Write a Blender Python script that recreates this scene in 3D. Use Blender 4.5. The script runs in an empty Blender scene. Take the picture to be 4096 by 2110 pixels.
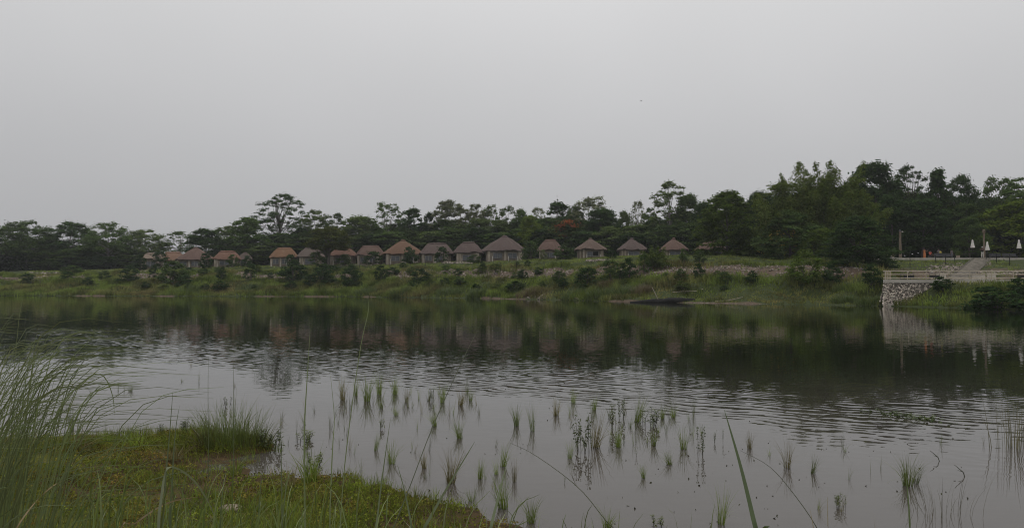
import bpy, math, random
import numpy as np
from mathutils import Vector

# ------------------------------------------------------------------ camera, sky, sun, exposure
SC = bpy.context.scene
COL = SC.collection
F, CX, CY, HZ, CAMZ = 2958.0, 2048.0, 1055.0, 1132.0, 2.7
PITCH = math.atan((HZ - CY) / F)
cam_d = bpy.data.cameras.new('camera')
cam = bpy.data.objects.new('camera', cam_d)
COL.objects.link(cam)
cam_d.sensor_width = 36.0
cam_d.lens = 36.0 * F / 4096.0
cam_d.clip_end = 3000
cam_d.clip_start = 0.05
cam.location = (0, 0, CAMZ)
cam.rotation_euler = (math.pi / 2 + PITCH, 0, 0)
SC.camera = cam

SUN_EL, SUN_ROT = math.radians(62), math.radians(20)
world = bpy.data.worlds.new('World')
SC.world = world
world.use_nodes = True
wn, wl = world.node_tree.nodes, world.node_tree.links
wn.clear()
wo = wn.new('ShaderNodeOutputWorld')
bg = wn.new('ShaderNodeBackground')
sky = wn.new('ShaderNodeTexSky')
sky.sky_type = 'NISHITA'
sky.sun_disc = False
sky.sun_elevation = SUN_EL
sky.sun_rotation = SUN_ROT
sky.dust_density = 6.0
sky.air_density = 1.5
hsv = wn.new('ShaderNodeHueSaturation')
hsv.inputs['Saturation'].default_value = 0.10
wl.new(sky.outputs[0], hsv.inputs['Color'])
tc = wn.new('ShaderNodeTexCoord')
sep = wn.new('ShaderNodeSeparateXYZ')
wl.new(tc.outputs['Generated'], sep.inputs[0])
ramp = wn.new('ShaderNodeValToRGB')
er = ramp.color_ramp
er.elements[0].position = 0.0
er.elements[0].color = (3.95, 3.97, 4.08, 1)
er.elements[1].position = 1.0
er.elements[1].color = (9.2, 9.2, 9.3, 1)
e = er.elements.new(0.16); e.color = (4.70, 4.72, 4.84, 1)
e = er.elements.new(0.36); e.color = (6.05, 6.05, 6.12, 1)
wl.new(sep.outputs[2], ramp.inputs[0])
# slow cloud-deck unevenness
cn = wn.new('ShaderNodeTexNoise')
cn.inputs['Scale'].default_value = 1.6
cn.inputs['Detail'].default_value = 3
wl.new(tc.outputs['Generated'], cn.inputs['Vector'])
cmr = wn.new('ShaderNodeMapRange')
cmr.inputs['From Min'].default_value = 0.3
cmr.inputs['From Max'].default_value = 0.7
cmr.inputs['To Min'].default_value = 0.95
cmr.inputs['To Max'].default_value = 1.05
wl.new(cn.outputs[0], cmr.inputs[0])
cmul = wn.new('ShaderNodeVectorMath'); cmul.operation = 'SCALE'
wl.new(ramp.outputs[0], cmul.inputs[0]); wl.new(cmr.outputs[0], cmul.inputs['Scale'])
wmix = wn.new('ShaderNodeMix'); wmix.data_type = 'RGBA'
wmix.inputs[0].default_value = 0.10
wl.new(cmul.outputs[0], wmix.inputs[6])
wl.new(hsv.outputs[0], wmix.inputs[7])
wl.new(wmix.outputs[2], bg.inputs['Color'])
bg.inputs['Strength'].default_value = 0.106
wl.new(bg.outputs[0], wo.inputs['Surface'])

sun_d = bpy.data.lights.new('sun', 'SUN')
sun_d.energy = 1.0
sun_d.angle = math.radians(30)
sun_d.color = (1.0, 0.97, 0.93)
sun = bpy.data.objects.new('sun', sun_d)
COL.objects.link(sun)
sun.rotation_euler = (math.pi / 2 - SUN_EL, 0, math.pi - SUN_ROT)
sun.location = (0, 0, 80)
SC.view_settings.view_transform = 'Standard'
SC.view_settings.look = 'None'
SC.view_settings.exposure = 0.0
SC.view_settings.gamma = 1.0
SC.render.engine = 'CYCLES'
SC.cycles.max_bounces = 5
SC.cycles.diffuse_bounces = 2
SC.cycles.glossy_bounces = 2
SC.cycles.transmission_bounces = 2
SC.cycles.transparent_max_bounces = 6
SC.cycles.volume_bounces = 0
SC.cycles.use_denoising = True
SC.cycles.denoiser = 'OPENIMAGEDENOISE'
SC.cycles.denoising_input_passes = 'RGB_ALBEDO_NORMAL'
SC.cycles.denoising_prefilter = 'ACCURATE'
SC.cycles.pixel_filter_type = 'BLACKMAN_HARRIS'
SC.cycles.filter_width = 1.05
SC.cycles.use_adaptive_sampling = False

# ------------------------------------------------------------------ helpers
RNG = np.random.default_rng(7)
CP, SP = math.cos(PITCH), math.sin(PITCH)


def ray(px, py):
    x, y = (px - CX) / F, (CY - py) / F
    return np.array([x, CP - SP * y, SP + CP * y])


def at(px, py, D):
    r = ray(px, py)
    s = D / r[1]
    return np.array([r[0] * s, D, CAMZ + r[2] * s])


def on_water(px, py, z=0.0):
    r = ray(px, py)
    s = (z - CAMZ) / r[2]
    return np.array([r[0] * s, r[1] * s, z])


def xat(px, D):
    return (px - CX) / F * D


def tag(o, label=None, cat=None, group=None, kind=None):
    if label: o['label'] = label
    if cat: o['category'] = cat
    if group: o['group'] = group
    if kind: o['kind'] = kind
    return o


def empty(name, loc, rz=0.0, label=None, cat=None, group=None):
    o = bpy.data.objects.new(name, None)
    o.empty_display_size = 0.2
    COL.objects.link(o)
    o.location = loc
    o.rotation_euler = (0, 0, rz)
    return tag(o, label, cat, group)


def new_obj(name, me, parent=None):
    o = bpy.data.objects.new(name, me)
    COL.objects.link(o)
    if parent is not None:
        o.parent = parent
    return o


def np_mesh(name, V, Fc, mat, smooth=False, n=4):
    """V (N,3); Fc (M,n) index array"""
    me = bpy.data.meshes.new(name)
    V = np.ascontiguousarray(V, dtype=np.float32)
    Fc = np.ascontiguousarray(Fc, dtype=np.int32)
    me.vertices.add(len(V)); me.vertices.foreach_set('co', V.ravel())
    k = Fc.shape[1]
    me.loops.add(Fc.size); me.loops.foreach_set('vertex_index', Fc.ravel())
    me.polygons.add(len(Fc))
    me.polygons.foreach_set('loop_start', np.arange(0, Fc.size, k, dtype=np.int32))
    if smooth:
        me.polygons.foreach_set('use_smooth', np.ones(len(Fc), dtype=bool))
    me.update(calc_edges=True)
    if mat: me.materials.append(mat)
    return me


class MB:
    def __init__(s):
        s.v, s.f = [], []

    def add(s, V, Fs):
        b = len(s.v)
        s.v += [tuple(map(float, p)) for p in V]
        s.f += [tuple(int(i) + b for i in f) for f in Fs]
        return s

    def box(s, c, size, rz=0.0, taper=1.0):
        x, y, z = [q / 2 for q in size]
        ca, sa = math.cos(rz), math.sin(rz)
        V = []
        for zz, t in ((-z, 1.0), (z, taper)):
            for xx, yy in ((-x, -y), (x, -y), (x, y), (-x, y)):
                V.append((c[0] + (xx * ca - yy * sa) * t, c[1] + (xx * sa + yy * ca) * t, c[2] + zz))
        return s.add(V, [(0, 3, 2, 1), (4, 5, 6, 7), (0, 1, 5, 4), (1, 2, 6, 5), (2, 3, 7, 6), (3, 0, 4, 7)])

    def tube(s, pts, rad, n=6, cap=True):
        pts = [np.array(p, float) for p in pts]
        m = len(pts)
        if not hasattr(rad, '__len__'): rad = [rad] * m
        V, Fs = [], []
        u = None
        for i, p in enumerate(pts):
            d = pts[min(i + 1, m - 1)] - pts[max(i - 1, 0)]
            d /= np.linalg.norm(d) + 1e-9
            if u is None:
                a = np.array([1.0, 0, 0]) if abs(d[0]) < 0.8 else np.array([0, 1.0, 0])
            else:
                a = u
            u = a - d * np.dot(a, d); u /= np.linalg.norm(u) + 1e-9
            w = np.cross(d, u)
            for k in range(n):
                t = 2 * math.pi * k / n
                V.append(p + rad[i] * (math.cos(t) * u + math.sin(t) * w))
        for i in range(m - 1):
            for k in range(n):
                a, b = i * n + k, i * n + (k + 1) % n
                Fs.append((a, b, b + n, a + n))
        if cap:
            Fs.append(tuple(range(n - 1, -1, -1)))
            Fs.append(tuple(range((m - 1) * n, m * n)))
        return s.add(V, Fs)

    def lathe(s, c, prof, n=14):
        V, Fs = [], []
        for r, z in prof:
            for k in range(n):
                t = 2 * math.pi * k / n
                V.append((c[0] + r * math.cos(t), c[1] + r * math.sin(t), c[2] + z))
        for i in range(len(prof) - 1):
            for k in range(n):
                a, b = i * n + k, i * n + (k + 1) % n
                Fs.append((a, b, b + n, a + n))
        Fs.append(tuple(range(n - 1, -1, -1)))
        Fs.append(tuple(range((len(prof) - 1) * n, len(prof) * n)))
        return s.add(V, Fs)

    def build(s, name, mat, parent=None, smooth=False):
        me = bpy.data.meshes.new(name)
        me.from_pydata(s.v, [], s.f)
        if smooth:
            for p in me.polygons: p.use_smooth = True
        me.update()
        if mat: me.materials.append(mat)
        return new_obj(name, me, parent)


def vnoise(x, y, seed=0):
    """cheap smooth 2-D value noise in 0..1, vectorised"""
    x = np.asarray(x, float); y = np.asarray(y, float)
    xi, yi = np.floor(x).astype(np.int64), np.floor(y).astype(np.int64)
    fx, fy = x - xi, y - yi
    fx, fy = fx * fx * (3 - 2 * fx), fy * fy * (3 - 2 * fy)

    def h(a, b):
        n = (a * 374761393 + b * 668265263 + seed * 982451653) & 0x7fffffff
        n = ((n ^ (n >> 13)) * 1274126177) & 0x7fffffff
        return ((n ^ (n >> 16)) & 0xffff) / 65535.0
    return ((h(xi, yi) * (1 - fx) + h(xi + 1, yi) * fx) * (1 - fy)
            + (h(xi, yi + 1) * (1 - fx) + h(xi + 1, yi + 1) * fx) * fy)


def sstep(t):
    t = np.clip(t, 0, 1)
    return t * t * (3 - 2 * t)


ORD = ['first', 'second', 'third', 'fourth', 'fifth', 'sixth', 'seventh', 'eighth', 'ninth', 'tenth', 'eleventh',
       'twelfth', 'thirteenth', 'fourteenth', 'fifteenth', 'sixteenth', 'seventeenth', 'eighteenth', 'nineteenth', 'twentieth']


# ------------------------------------------------------------------ materials
def mat_new(name):
    m = bpy.data.materials.new(name)
    m.use_nodes = True
    nt = m.node_tree
    nt.nodes.clear()
    out = nt.nodes.new('ShaderNodeOutputMaterial')
    return m, nt.nodes, nt.links, out


def rough_mat(name, c1, c2, scale=3.0, rough=0.85, bump=0.0, stretch=(1, 1, 1), detail=5, spec=0.2, lo=0.35, hi=0.65, metallic=0.0):
    m, n, l, out = mat_new(name)
    b = n.new('ShaderNodeBsdfPrincipled')
    b.inputs['Roughness'].default_value = rough
    b.inputs['Specular IOR Level'].default_value = spec
    b.inputs['Metallic'].default_value = metallic
    t = n.new('ShaderNodeTexCoord')
    mp = n.new('ShaderNodeMapping')
    mp.inputs['Scale'].default_value = stretch
    l.new(t.outputs['Object'], mp.inputs[0])
    nz = n.new('ShaderNodeTexNoise')
    nz.inputs['Scale'].default_value = scale
    nz.inputs['Detail'].default_value = detail
    nz.inputs['Roughness'].default_value = 0.65
    l.new(mp.outputs[0], nz.inputs['Vector'])
    r = n.new('ShaderNodeValToRGB')
    r.color_ramp.elements[0].position = lo
    r.color_ramp.elements[1].position = hi
    r.color_ramp.elements[0].color = (*c1, 1)
    r.color_ramp.elements[1].color = (*c2, 1)
    l.new(nz.outputs[0], r.inputs[0])
    l.new(r.outputs[0], b.inputs['Base Color'])
    if bump:
        bp = n.new('ShaderNodeBump')
        bp.inputs['Distance'].default_value = bump
        l.new(nz.outputs[0], bp.inputs['Height'])
        l.new(bp.outputs[0], b.inputs['Normal'])
    l.new(b.outputs[0], out.inputs[0])
    return m


def leaf_mat(name, trans=0.35, var=0.45, use_obj=True, base=(0.05, 0.07, 0.02), patch=None, patch_scale=0.08, spec=True):
    """foliage: colour of the object (obj.color) varied leaf by leaf"""
    m, n, l, out = mat_new(name)
    if use_obj:
        oi = n.new('ShaderNodeObjectInfo')
        src = oi.outputs['Color']
    else:
        rgb = n.new('ShaderNodeRGB')
        rgb.outputs[0].default_value = (*base, 1)
        src = rgb.outputs[0]
    if patch is not None:
        ge = n.new('ShaderNodeNewGeometry')
        nz = n.new('ShaderNodeTexNoise')
        nz.inputs['Scale'].default_value = patch_scale
        nz.inputs['Detail'].default_value = 4
        l.new(ge.outputs['Position'], nz.inputs['Vector'])
        mr = n.new('ShaderNodeMapRange')
        mr.inputs['From Min'].default_value = 0.42
        mr.inputs['From Max'].default_value = 0.66
        l.new(nz.outputs[0], mr.inputs[0])
        mx = n.new('ShaderNodeMix'); mx.data_type = 'RGBA'
        l.new(mr.outputs[0], mx.inputs[0])
        l.new(src, mx.inputs[6])
        mx.inputs[7].default_value = (*patch, 1)
        src = mx.outputs[2]
        nz3 = n.new('ShaderNodeTexNoise'); nz3.inputs['Scale'].default_value = patch_scale * 3.1; nz3.inputs['Detail'].default_value = 5
        l.new(ge.outputs['Position'], nz3.inputs['Vector'])
        mr3 = n.new('ShaderNodeMapRange'); mr3.inputs['From Min'].default_value = 0.36; mr3.inputs['From Max'].default_value = 0.64
        mr3.inputs['To Min'].default_value = 0.5; mr3.inputs['To Max'].default_value = 1.35
        l.new(nz3.outputs[0], mr3.inputs[0])
        sc3 = n.new('ShaderNodeVectorMath'); sc3.operation = 'SCALE'
        l.new(src, sc3.inputs[0]); l.new(mr3.outputs[0], sc3.inputs['Scale'])
        src = sc3.outputs[0]
    g = n.new('ShaderNodeNewGeometry')
    mr = n.new('ShaderNodeMapRange')
    mr.inputs['To Min'].default_value = 1.0 - var
    mr.inputs['To Max'].default_value = 1.0 + var
    l.new(g.outputs['Random Per Island'], mr.inputs[0])
    hs = n.new('ShaderNodeHueSaturation')
    l.new(src, hs.inputs['Color'])
    l.new(mr.outputs[0], hs.inputs['Value'])
    mr2 = n.new('ShaderNodeMapRange')
    mr2.inputs['To Min'].default_value = 0.485
    mr2.inputs['To Max'].default_value = 0.515
    frac = n.new('ShaderNodeMath'); frac.operation = 'MULTIPLY'
    frac.inputs[1].default_value = 17.3
    l.new(g.outputs['Random Per Island'], frac.inputs[0])
    fr2 = n.new('ShaderNodeMath'); fr2.operation = 'FRACT'
    l.new(frac.outputs[0], fr2.inputs[0])
    l.new(fr2.outputs[0], mr2.inputs[0])
    l.new(mr2.outputs[0], hs.inputs['Hue'])
    d = n.new('ShaderNodeBsdfDiffuse')
    t = n.new('ShaderNodeBsdfTranslucent')
    l.new(hs.outputs[0], d.inputs[0]); l.new(hs.outputs[0], t.inputs[0])
    mx = n.new('ShaderNodeMixShader')
    mx.inputs[0].default_value = trans
    l.new(d.outputs[0], mx.inputs[1]); l.new(t.outputs[0], mx.inputs[2])
    last = mx.outputs[0]
    if spec:
        gl = n.new('ShaderNodeBsdfGlossy')
        gl.inputs['Roughness'].default_value = 0.45
        gl.inputs[0].default_value = (0.9, 0.9, 0.9, 1)
        m2 = n.new('ShaderNodeMixShader')
        m2.inputs[0].default_value = 0.035
        l.new(last, m2.inputs[1]); l.new(gl.outputs[0], m2.inputs[2])
        last = m2.outputs[0]
    l.new(last, out.inputs[0])
    return m


M_LEAF = leaf_mat('leaf', spec=False)
M_FLOWER = leaf_mat('blossom', trans=0.2, var=0.3, use_obj=True, spec=False)
M_BARK = rough_mat('bark', (0.05, 0.042, 0.035), (0.12, 0.105, 0.09), 2.0, 0.9, 0.03, (4, 4, 0.8))
M_PALEBARK = rough_mat('pale_bark', (0.14, 0.13, 0.115), (0.27, 0.25, 0.22), 2.0, 0.9, 0.02, (4, 4, 0.8))
M_BANKGRASS = leaf_mat('bank_grass_blades', trans=0.3, var=0.4, use_obj=False, base=(0.148, 0.198, 0.040), patch=(0.192, 0.172, 0.068), patch_scale=0.11, spec=False)
M_TOPGRASS = leaf_mat('toplit_crest_grass_blades', trans=0.3, var=0.3, use_obj=False, base=(0.215, 0.250, 0.070), patch=(0.160, 0.205, 0.052), patch_scale=0.15, spec=False)  # yellow-green, with the lighter look of up-facing grass put into the base
M_TURF = leaf_mat('turf_blades', trans=0.35, var=0.45, use_obj=False, base=(0.155, 0.205, 0.036), patch=(0.150, 0.160, 0.036), patch_scale=1.1, spec=False)
M_TALL = leaf_mat('tall_grass_blades', trans=0.35, var=0.35, use_obj=True, spec=True)
M_TUFT = leaf_mat('water_tuft_blades', trans=0.35, var=0.35, use_obj=True, spec=True)


def ground_mat(name, soil1, soil2, green1, green2, sc=1.0, rough=0.95):
    m, n, l, out = mat_new(name)
    b = n.new('ShaderNodeBsdfPrincipled')
    b.inputs['Roughness'].default_value = rough
    b.inputs['Specular IOR Level'].default_value = 0.15
    ge = n.new('ShaderNodeNewGeometry')
    nz = n.new('ShaderNodeTexNoise'); nz.inputs['Scale'].default_value = 2.2 * sc; nz.inputs['Detail'].default_value = 8
    nz.inputs['Roughness'].default_value = 0.7
    l.new(ge.outputs['Position'], nz.inputs['Vector'])
    r1 = n.new('ShaderNodeValToRGB')
    r1.color_ramp.elements[0].position = 0.35; r1.color_ramp.elements[1].position = 0.68
    r1.color_ramp.elements[0].color = (*soil1, 1); r1.color_ramp.elements[1].color = (*soil2, 1)
    r2 = n.new('ShaderNodeValToRGB')
    r2.color_ramp.elements[0].position = 0.35; r2.color_ramp.elements[1].position = 0.68
    r2.color_ramp.elements[0].color = (*green1, 1); r2.color_ramp.elements[1].color = (*green2, 1)
    l.new(nz.outputs[0], r1.inputs[0]); l.new(nz.outputs[0], r2.inputs[0])
    a = n.new('ShaderNodeAttribute'); a.attribute_name = 'grassy'
    nz2 = n.new('ShaderNodeTexNoise'); nz2.inputs['Scale'].default_value = 0.9 * sc; nz2.inputs['Detail'].default_value = 5
    l.new(ge.outputs['Position'], nz2.inputs['Vector'])
    ad = n.new('ShaderNodeMath'); ad.operation = 'ADD'
    l.new(a.outputs['Fac'], ad.inputs[0]); l.new(nz2.outputs[0], ad.inputs[1])
    mr = n.new('ShaderNodeMapRange'); mr.inputs['From Min'].default_value = 0.75; mr.inputs['From Max'].default_value = 1.2
    l.new(ad.outputs[0], mr.inputs[0])
    mx = n.new('ShaderNodeMix'); mx.data_type = 'RGBA'
    l.new(mr.outputs[0], mx.inputs[0]); l.new(r1.outputs[0], mx.inputs[6]); l.new(r2.outputs[0], mx.inputs[7])
    l.new(mx.outputs[2], b.inputs['Base Color'])
    bp = n.new('ShaderNodeBump'); bp.inputs['Distance'].default_value = 0.08 / sc
    l.new(nz.outputs[0], bp.inputs['Height']); l.new(bp.outputs[0], b.inputs['Normal'])
    l.new(b.outputs[0], out.inputs[0])
    return m


M_FARGROUND = ground_mat('bank_earth', (0.060, 0.042, 0.029), (0.140, 0.100, 0.072), (0.026, 0.037, 0.009), (0.045, 0.058, 0.016))  # greens darkened to stand for the self-shadow of the grass
M_NEARGROUND = ground_mat('shore_mud', (0.030, 0.020, 0.010), (0.085, 0.055, 0.024), (0.045, 0.050, 0.008), (0.10, 0.10, 0.014), 4.0)
M_STONE = leaf_mat('rubble', trans=0.0, var=0.55, use_obj=False, base=(0.25, 0.215, 0.185), spec=False)
M_THATCHES = {}
M_PLASTER = rough_mat('clay_plaster', (0.13, 0.105, 0.080), (0.25, 0.21, 0.165), 0.9, 0.9, 0.01)
M_PLASTER_PALE = rough_mat('pale_plaster', (0.30, 0.255, 0.20), (0.42, 0.365, 0.295), 1.2, 0.9, 0.01)
M_PLASTER_BROWN = rough_mat('brown_clay', (0.13, 0.10, 0.08), (0.19, 0.15, 0.125), 1.2, 0.9, 0.01)
M_WHITE = rough_mat('white_paint', (0.42, 0.39, 0.34), (0.60, 0.57, 0.52), 3.0, 0.7)
M_FRAME = rough_mat('grey_window_frame', (0.16, 0.15, 0.14), (0.26, 0.245, 0.225), 5.0, 0.6)
M_GLASS = rough_mat('window_glass', (0.07, 0.075, 0.082), (0.105, 0.11, 0.12), 0.8, 0.18, 0, (1, 1, 1), 2, 0.5)
M_DARK = rough_mat('painted_dark_opening', (0.01, 0.01, 0.01), (0.022, 0.02, 0.018), 3.0, 0.9)  # near-black colour stands in for the shade inside an opening
M_BLACKPOST = rough_mat('black_post_paint', (0.012, 0.012, 0.011), (0.03, 0.028, 0.025), 6.0, 0.7)
M_BAMBOO = rough_mat('pale_bamboo', (0.33, 0.28, 0.21), (0.48, 0.42, 0.33), 4.0, 0.6, 0.0, (1, 1, 1))
M_CONCRETE = rough_mat('pale_concrete', (0.36, 0.33, 0.285), (0.50, 0.465, 0.41), 1.4, 0.9, 0.01)
M_PATHSTONE = rough_mat('path_stone', (0.22, 0.20, 0.17), (0.38, 0.35, 0.30), 1.8, 0.9, 0.02)
M_MORTAR = rough_mat('dark_mortar', (0.07, 0.06, 0.05), (0.16, 0.14, 0.115), 2.2, 0.95, 0.05)
M_WOOD = rough_mat('weathered_wood', (0.11, 0.085, 0.06), (0.22, 0.18, 0.135), 2.0, 0.85, 0.01, (6, 6, 0.6))
M_DRYWOOD = rough_mat('bleached_wood', (0.26, 0.22, 0.165), (0.42, 0.37, 0.30), 3.0, 0.8, 0.0)
M_BOAT = rough_mat('tarred_hull', (0.010, 0.010, 0.010), (0.028, 0.026, 0.024), 2.0, 0.6, 0.01, (1, 6, 6))
M_BOATIN = rough_mat('worn_hull_inside', (0.03, 0.027, 0.024), (0.07, 0.062, 0.052), 2.0, 0.8)
M_CANVAS = rough_mat('white_canvas', (0.55, 0.53, 0.48), (0.70, 0.68, 0.63), 3.0, 0.85, 0.01)
M_GREY = rough_mat('grey_furniture', (0.055, 0.057, 0.06), (0.10, 0.10, 0.105), 2.0, 0.6)
M_BLACK = rough_mat('black_furniture', (0.012, 0.012, 0.012), (0.025, 0.024, 0.023), 2.0, 0.6)
M_POT = rough_mat('pale_pot', (0.28, 0.24, 0.19), (0.38, 0.33, 0.27), 3.0, 0.8)
M_SKIN = rough_mat('skin', (0.15, 0.085, 0.055), (0.20, 0.115, 0.08), 5.0, 0.6)
M_HAIR = rough_mat('black_hair', (0.008, 0.007, 0.006), (0.018, 0.015, 0.013), 9.0, 0.5)


def cloth(name, c):
    return rough_mat(name, tuple(0.8 * q for q in c), tuple(min(1, 1.15 * q) for q in c), 6.0, 0.9)


def thatch(key, c1, c2, c3):
    """thatch with straw courses and pale worn patches"""
    if key in M_THATCHES: return M_THATCHES[key]
    m, n, l, out = mat_new('thatch_' + key)
    b = n.new('ShaderNodeBsdfPrincipled'); b.inputs['Roughness'].default_value = 0.95
    b.inputs['Specular IOR Level'].default_value = 0.1
    ge = n.new('ShaderNodeNewGeometry')
    mp = n.new('ShaderNodeMapping'); mp.inputs['Scale'].default_value = (1.0, 1.0, 2.6)
    l.new(ge.outputs['Position'], mp.inputs[0])
    a = n.new('ShaderNodeTexNoise'); a.inputs['Scale'].default_value = 3.5; a.inputs['Detail'].default_value = 8; a.inputs['Roughness'].default_value = 0.75
    l.new(mp.outputs[0], a.inputs['Vector'])
    r = n.new('ShaderNodeValToRGB')
    r.color_ramp.elements[0].position = 0.33; r.color_ramp.elements[1].position = 0.68
    r.color_ramp.elements[0].color = (*c1, 1); r.color_ramp.elements[1].color = (*c2, 1)
    l.new(a.outputs[0], r.inputs[0])
    p = n.new('ShaderNodeTexNoise'); p.inputs['Scale'].default_value = 0.8; p.inputs['Detail'].default_value = 9; p.inputs['Roughness'].default_value = 0.8
    l.new(mp.outputs[0], p.inputs['Vector'])
    mr = n.new('ShaderNodeMapRange'); mr.inputs['From Min'].default_value = 0.58; mr.inputs['From Max'].default_value = 0.70
    l.new(p.outputs[0], mr.inputs[0])
    mx = n.new('ShaderNodeMix'); mx.data_type = 'RGBA'
    l.new(mr.outputs[0], mx.inputs[0]); l.new(r.outputs[0], mx.inputs[6]); mx.inputs[7].default_value = (*c3, 1)
    l.new(mx.outputs[2], b.inputs['Base Color'])
    bp = n.new('ShaderNodeBump'); bp.inputs['Distance'].default_value = 0.12
    l.new(a.outputs[0], bp.inputs['Height']); l.new(bp.outputs[0], b.inputs['Normal'])
    l.new(b.outputs[0], out.inputs[0])
    M_THATCHES[key] = m
    return m


# ------------------------------------------------------------------ terrain functions
WX = np.array([-400, -200, -110.8, -70.2, -32.4, -6.7, 6.2, 15.9, 25.7, 38.9, 44.5, 52.6, 70, 100, 160.0])
WY = np.array([185, 172, 160, 154, 148, 133, 121, 109, 101, 92, 87, 76, 72, 66, 58.0])
PD = np.array([-80, -30, -6, -2, 0, 1.0, 4, 9, 14, 22, 32, 44, 55, 64, 900.0])
PZ = np.array([-1.6, -1.4, -0.9, -0.35, 0, 0.25, 0.75, 2.2, 4.0, 5.6, 7.1, 7.85, 8.15, 8.3, 9.5])
SX = np.array([-200, -115, -85, -60, -27, 30, 42, 55, 75.0])
SV = np.array([0.74, 0.78, 0.89, 0.92, 0.99, 1.0, 0.94, 0.83, 0.81])


def W(x):
    return np.interp(x, WX, WY) + 0.9 * (vnoise(np.asarray(x) * 0.13, np.zeros_like(np.asarray(x, float)), 3) - 0.5) + 0.5 * (vnoise(np.asarray(x) * 0.6, np.zeros_like(np.asarray(x, float)), 4) - 0.5)


def plat_edge(Y):
    return 44.3 + np.clip(Y - 88.0, 0, 9) * 0.65


def far_z(X, Y):
    X = np.asarray(X, float); Y = np.asarray(Y, float)
    w = W(X)
    d = Y - w
    z = np.interp(d, PD, PZ) * np.where(d > 0, np.interp(X, SX, SV), 1)
    lump = (vnoise(X * 0.3, Y * 0.35, 11) - 0.5) * 1.5 + (vnoise(X * 1.1, Y * 1.1, 12) - 0.5) * 0.35
    amp = np.clip(d / 5, 0, 1) * np.clip((46 - d) / 10, 0.15, 1)
    z = z + lump * amp * np.where(d > 12, 0.55, 1.0)
    # the pier side
    front = 0.1 + 2.45 * sstep((X - 45.6) / 5.2) * sstep(d / np.maximum(87.4 - w, 1.0)) + lump * 0.35 * np.clip(d / 3, 0, 1)
    front = np.minimum(front, 2.62)
    front = np.where(d < 0, np.minimum(z, front), front)
    deck = np.full_like(X, 2.75)
    back = np.interp(Y, [97, 98, 119, 121, 130, 400], [2.85, 3.0, 6.45, 6.62, 6.7, 8.5]) + lump * 0.25 * np.clip((120.5 - Y) / 3, 0, 1)
    right = np.where(Y < 88.9, front, np.where(Y < 97, deck, back))
    m = np.where(Y < 97, sstep((X - plat_edge(Y) - 0.2) / 0.8), sstep((X - 47) / 6))
    m = np.where(Y < 87.5, sstep((X - 43.0) / 2.0), m)
    return z * (1 - m) + right * m


NX = np.array([-60, -25, -14, -9.0, -7.3, -5.9, -5.5, -4.9, -4.2, -3.8, -3.16, -2.3, -1.67, -1.28, -0.76, -0.14, 0.14, 1.0, 3.0, 6.0, 12, 60])
NY = np.array([17, 15, 13.2, 13.0, 13.15, 13.1, 12.9, 11.4, 11.1, 10.7, 10.4, 10.5, 10.1, 9.5, 9.1, 8.6, 8.17, 6.6, 5.2, 4.5, 3.5, 2])
NDD = np.array([-30, -8, -4, -1, 0, 2, 6, 9, 20, 60.0])
NDZ = np.array([-1.4, -0.9, -0.45, -0.1, 0, 0.12, 0.5, 1.08, 1.5, 2.5])


def near_z(X, Y):
    X = np.asarray(X, float); Y = np.asarray(Y, float)
    d = np.interp(X, NX, NY) - Y + (vnoise(X * 1.7, Y * 0.9, 21) - 0.5) * 0.6 + (vnoise(X * 4.1, Y * 4.1, 24) - 0.5) * 0.55 + (vnoise(X * 9, Y * 9, 25) - 0.5) * 0.25
    z = np.interp(d, NDD, NDZ)
    z = z + ((vnoise(X * 1.3, Y * 1.3, 22) - 0.5) * 0.09 + (vnoise(X * 4.5, Y * 4.5, 23) - 0.5) * 0.05) * np.clip(d + 0.4, 0, 1)
    z = z + 0.26 * np.exp(-(((X + 4.35) / 0.75) ** 2 + ((Y - 12.3) / 0.55) ** 2))
    z = z + 0.16 * np.exp(-(((X + 5.3) / 0.7) ** 2 + ((Y - 12.7) / 0.5) ** 2))
    return z


def grid_obj(name, X, Y, Z, mat, attr=None):
    r, c = X.shape
    V = np.stack([X, Y, Z], -1).reshape(-1, 3)
    i = np.arange(r * c).reshape(r, c)
    Fc = np.stack([i[:-1, :-1], i[:-1, 1:], i[1:, 1:], i[1:, :-1]], -1).reshape(-1, 4)
    me = np_mesh(name, V, Fc, mat, True)
    if attr is not None:
        a = me.attributes.new('grassy', 'FLOAT', 'POINT')
        a.data.foreach_set('value', attr.astype(np.float32).ravel())
    o = new_obj(name, me)
    tag(o, kind='structure')
    return o


def rip(X, d):
    """0..1: how bare and stony the mid slope is"""
    band = sstep((d - 12.5) / 2) * sstep((23.0 - d) / 2.5)
    n = vnoise(X * 0.16, d * 0.22, 31) * 0.7 + vnoise(X * 0.6, d * 0.6, 32) * 0.3
    here = np.interp(X, [-120, -80, -55, -20, -8, 8, 14, 26, 44, 50], [0.36, 0.30, 0.20, 0.34, 0.54, 0.56, 0.30, 0.56, 0.54, 0.08])
    return np.clip(band * sstep((n - 0.62 + here) / 0.2), 0, 1)


xs = np.concatenate([np.arange(-420, -150, 6), np.arange(-150, 42, 0.7), np.arange(42, 76, 0.4), np.arange(76, 110, 1.5), np.arange(110, 330, 8)])
ds = np.concatenate([[-70, -40, -20, -10], np.arange(-6, 52, 0.6), np.arange(52, 100, 4), [110, 140, 180, 240, 320]])
GX, GD = np.meshgrid(xs, ds)
GY = W(GX) + GD
bare = sstep((GX - 46) / 3) * sstep((GY - 96) / 2) * sstep((113 - GY) / 6) * (vnoise(GX * .35, GY * .35, 77) * .9 + .25)
far = grid_obj('far_bank', GX, GY, far_z(GX, GY), M_FARGROUND, np.clip(1 - rip(GX, GD) - bare - .8 * sstep((1.3 - GD) / .8) * sstep((vnoise(GX * .25, GD * 0 + 3, 53) - .6) / .1), 0, 1))

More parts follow.
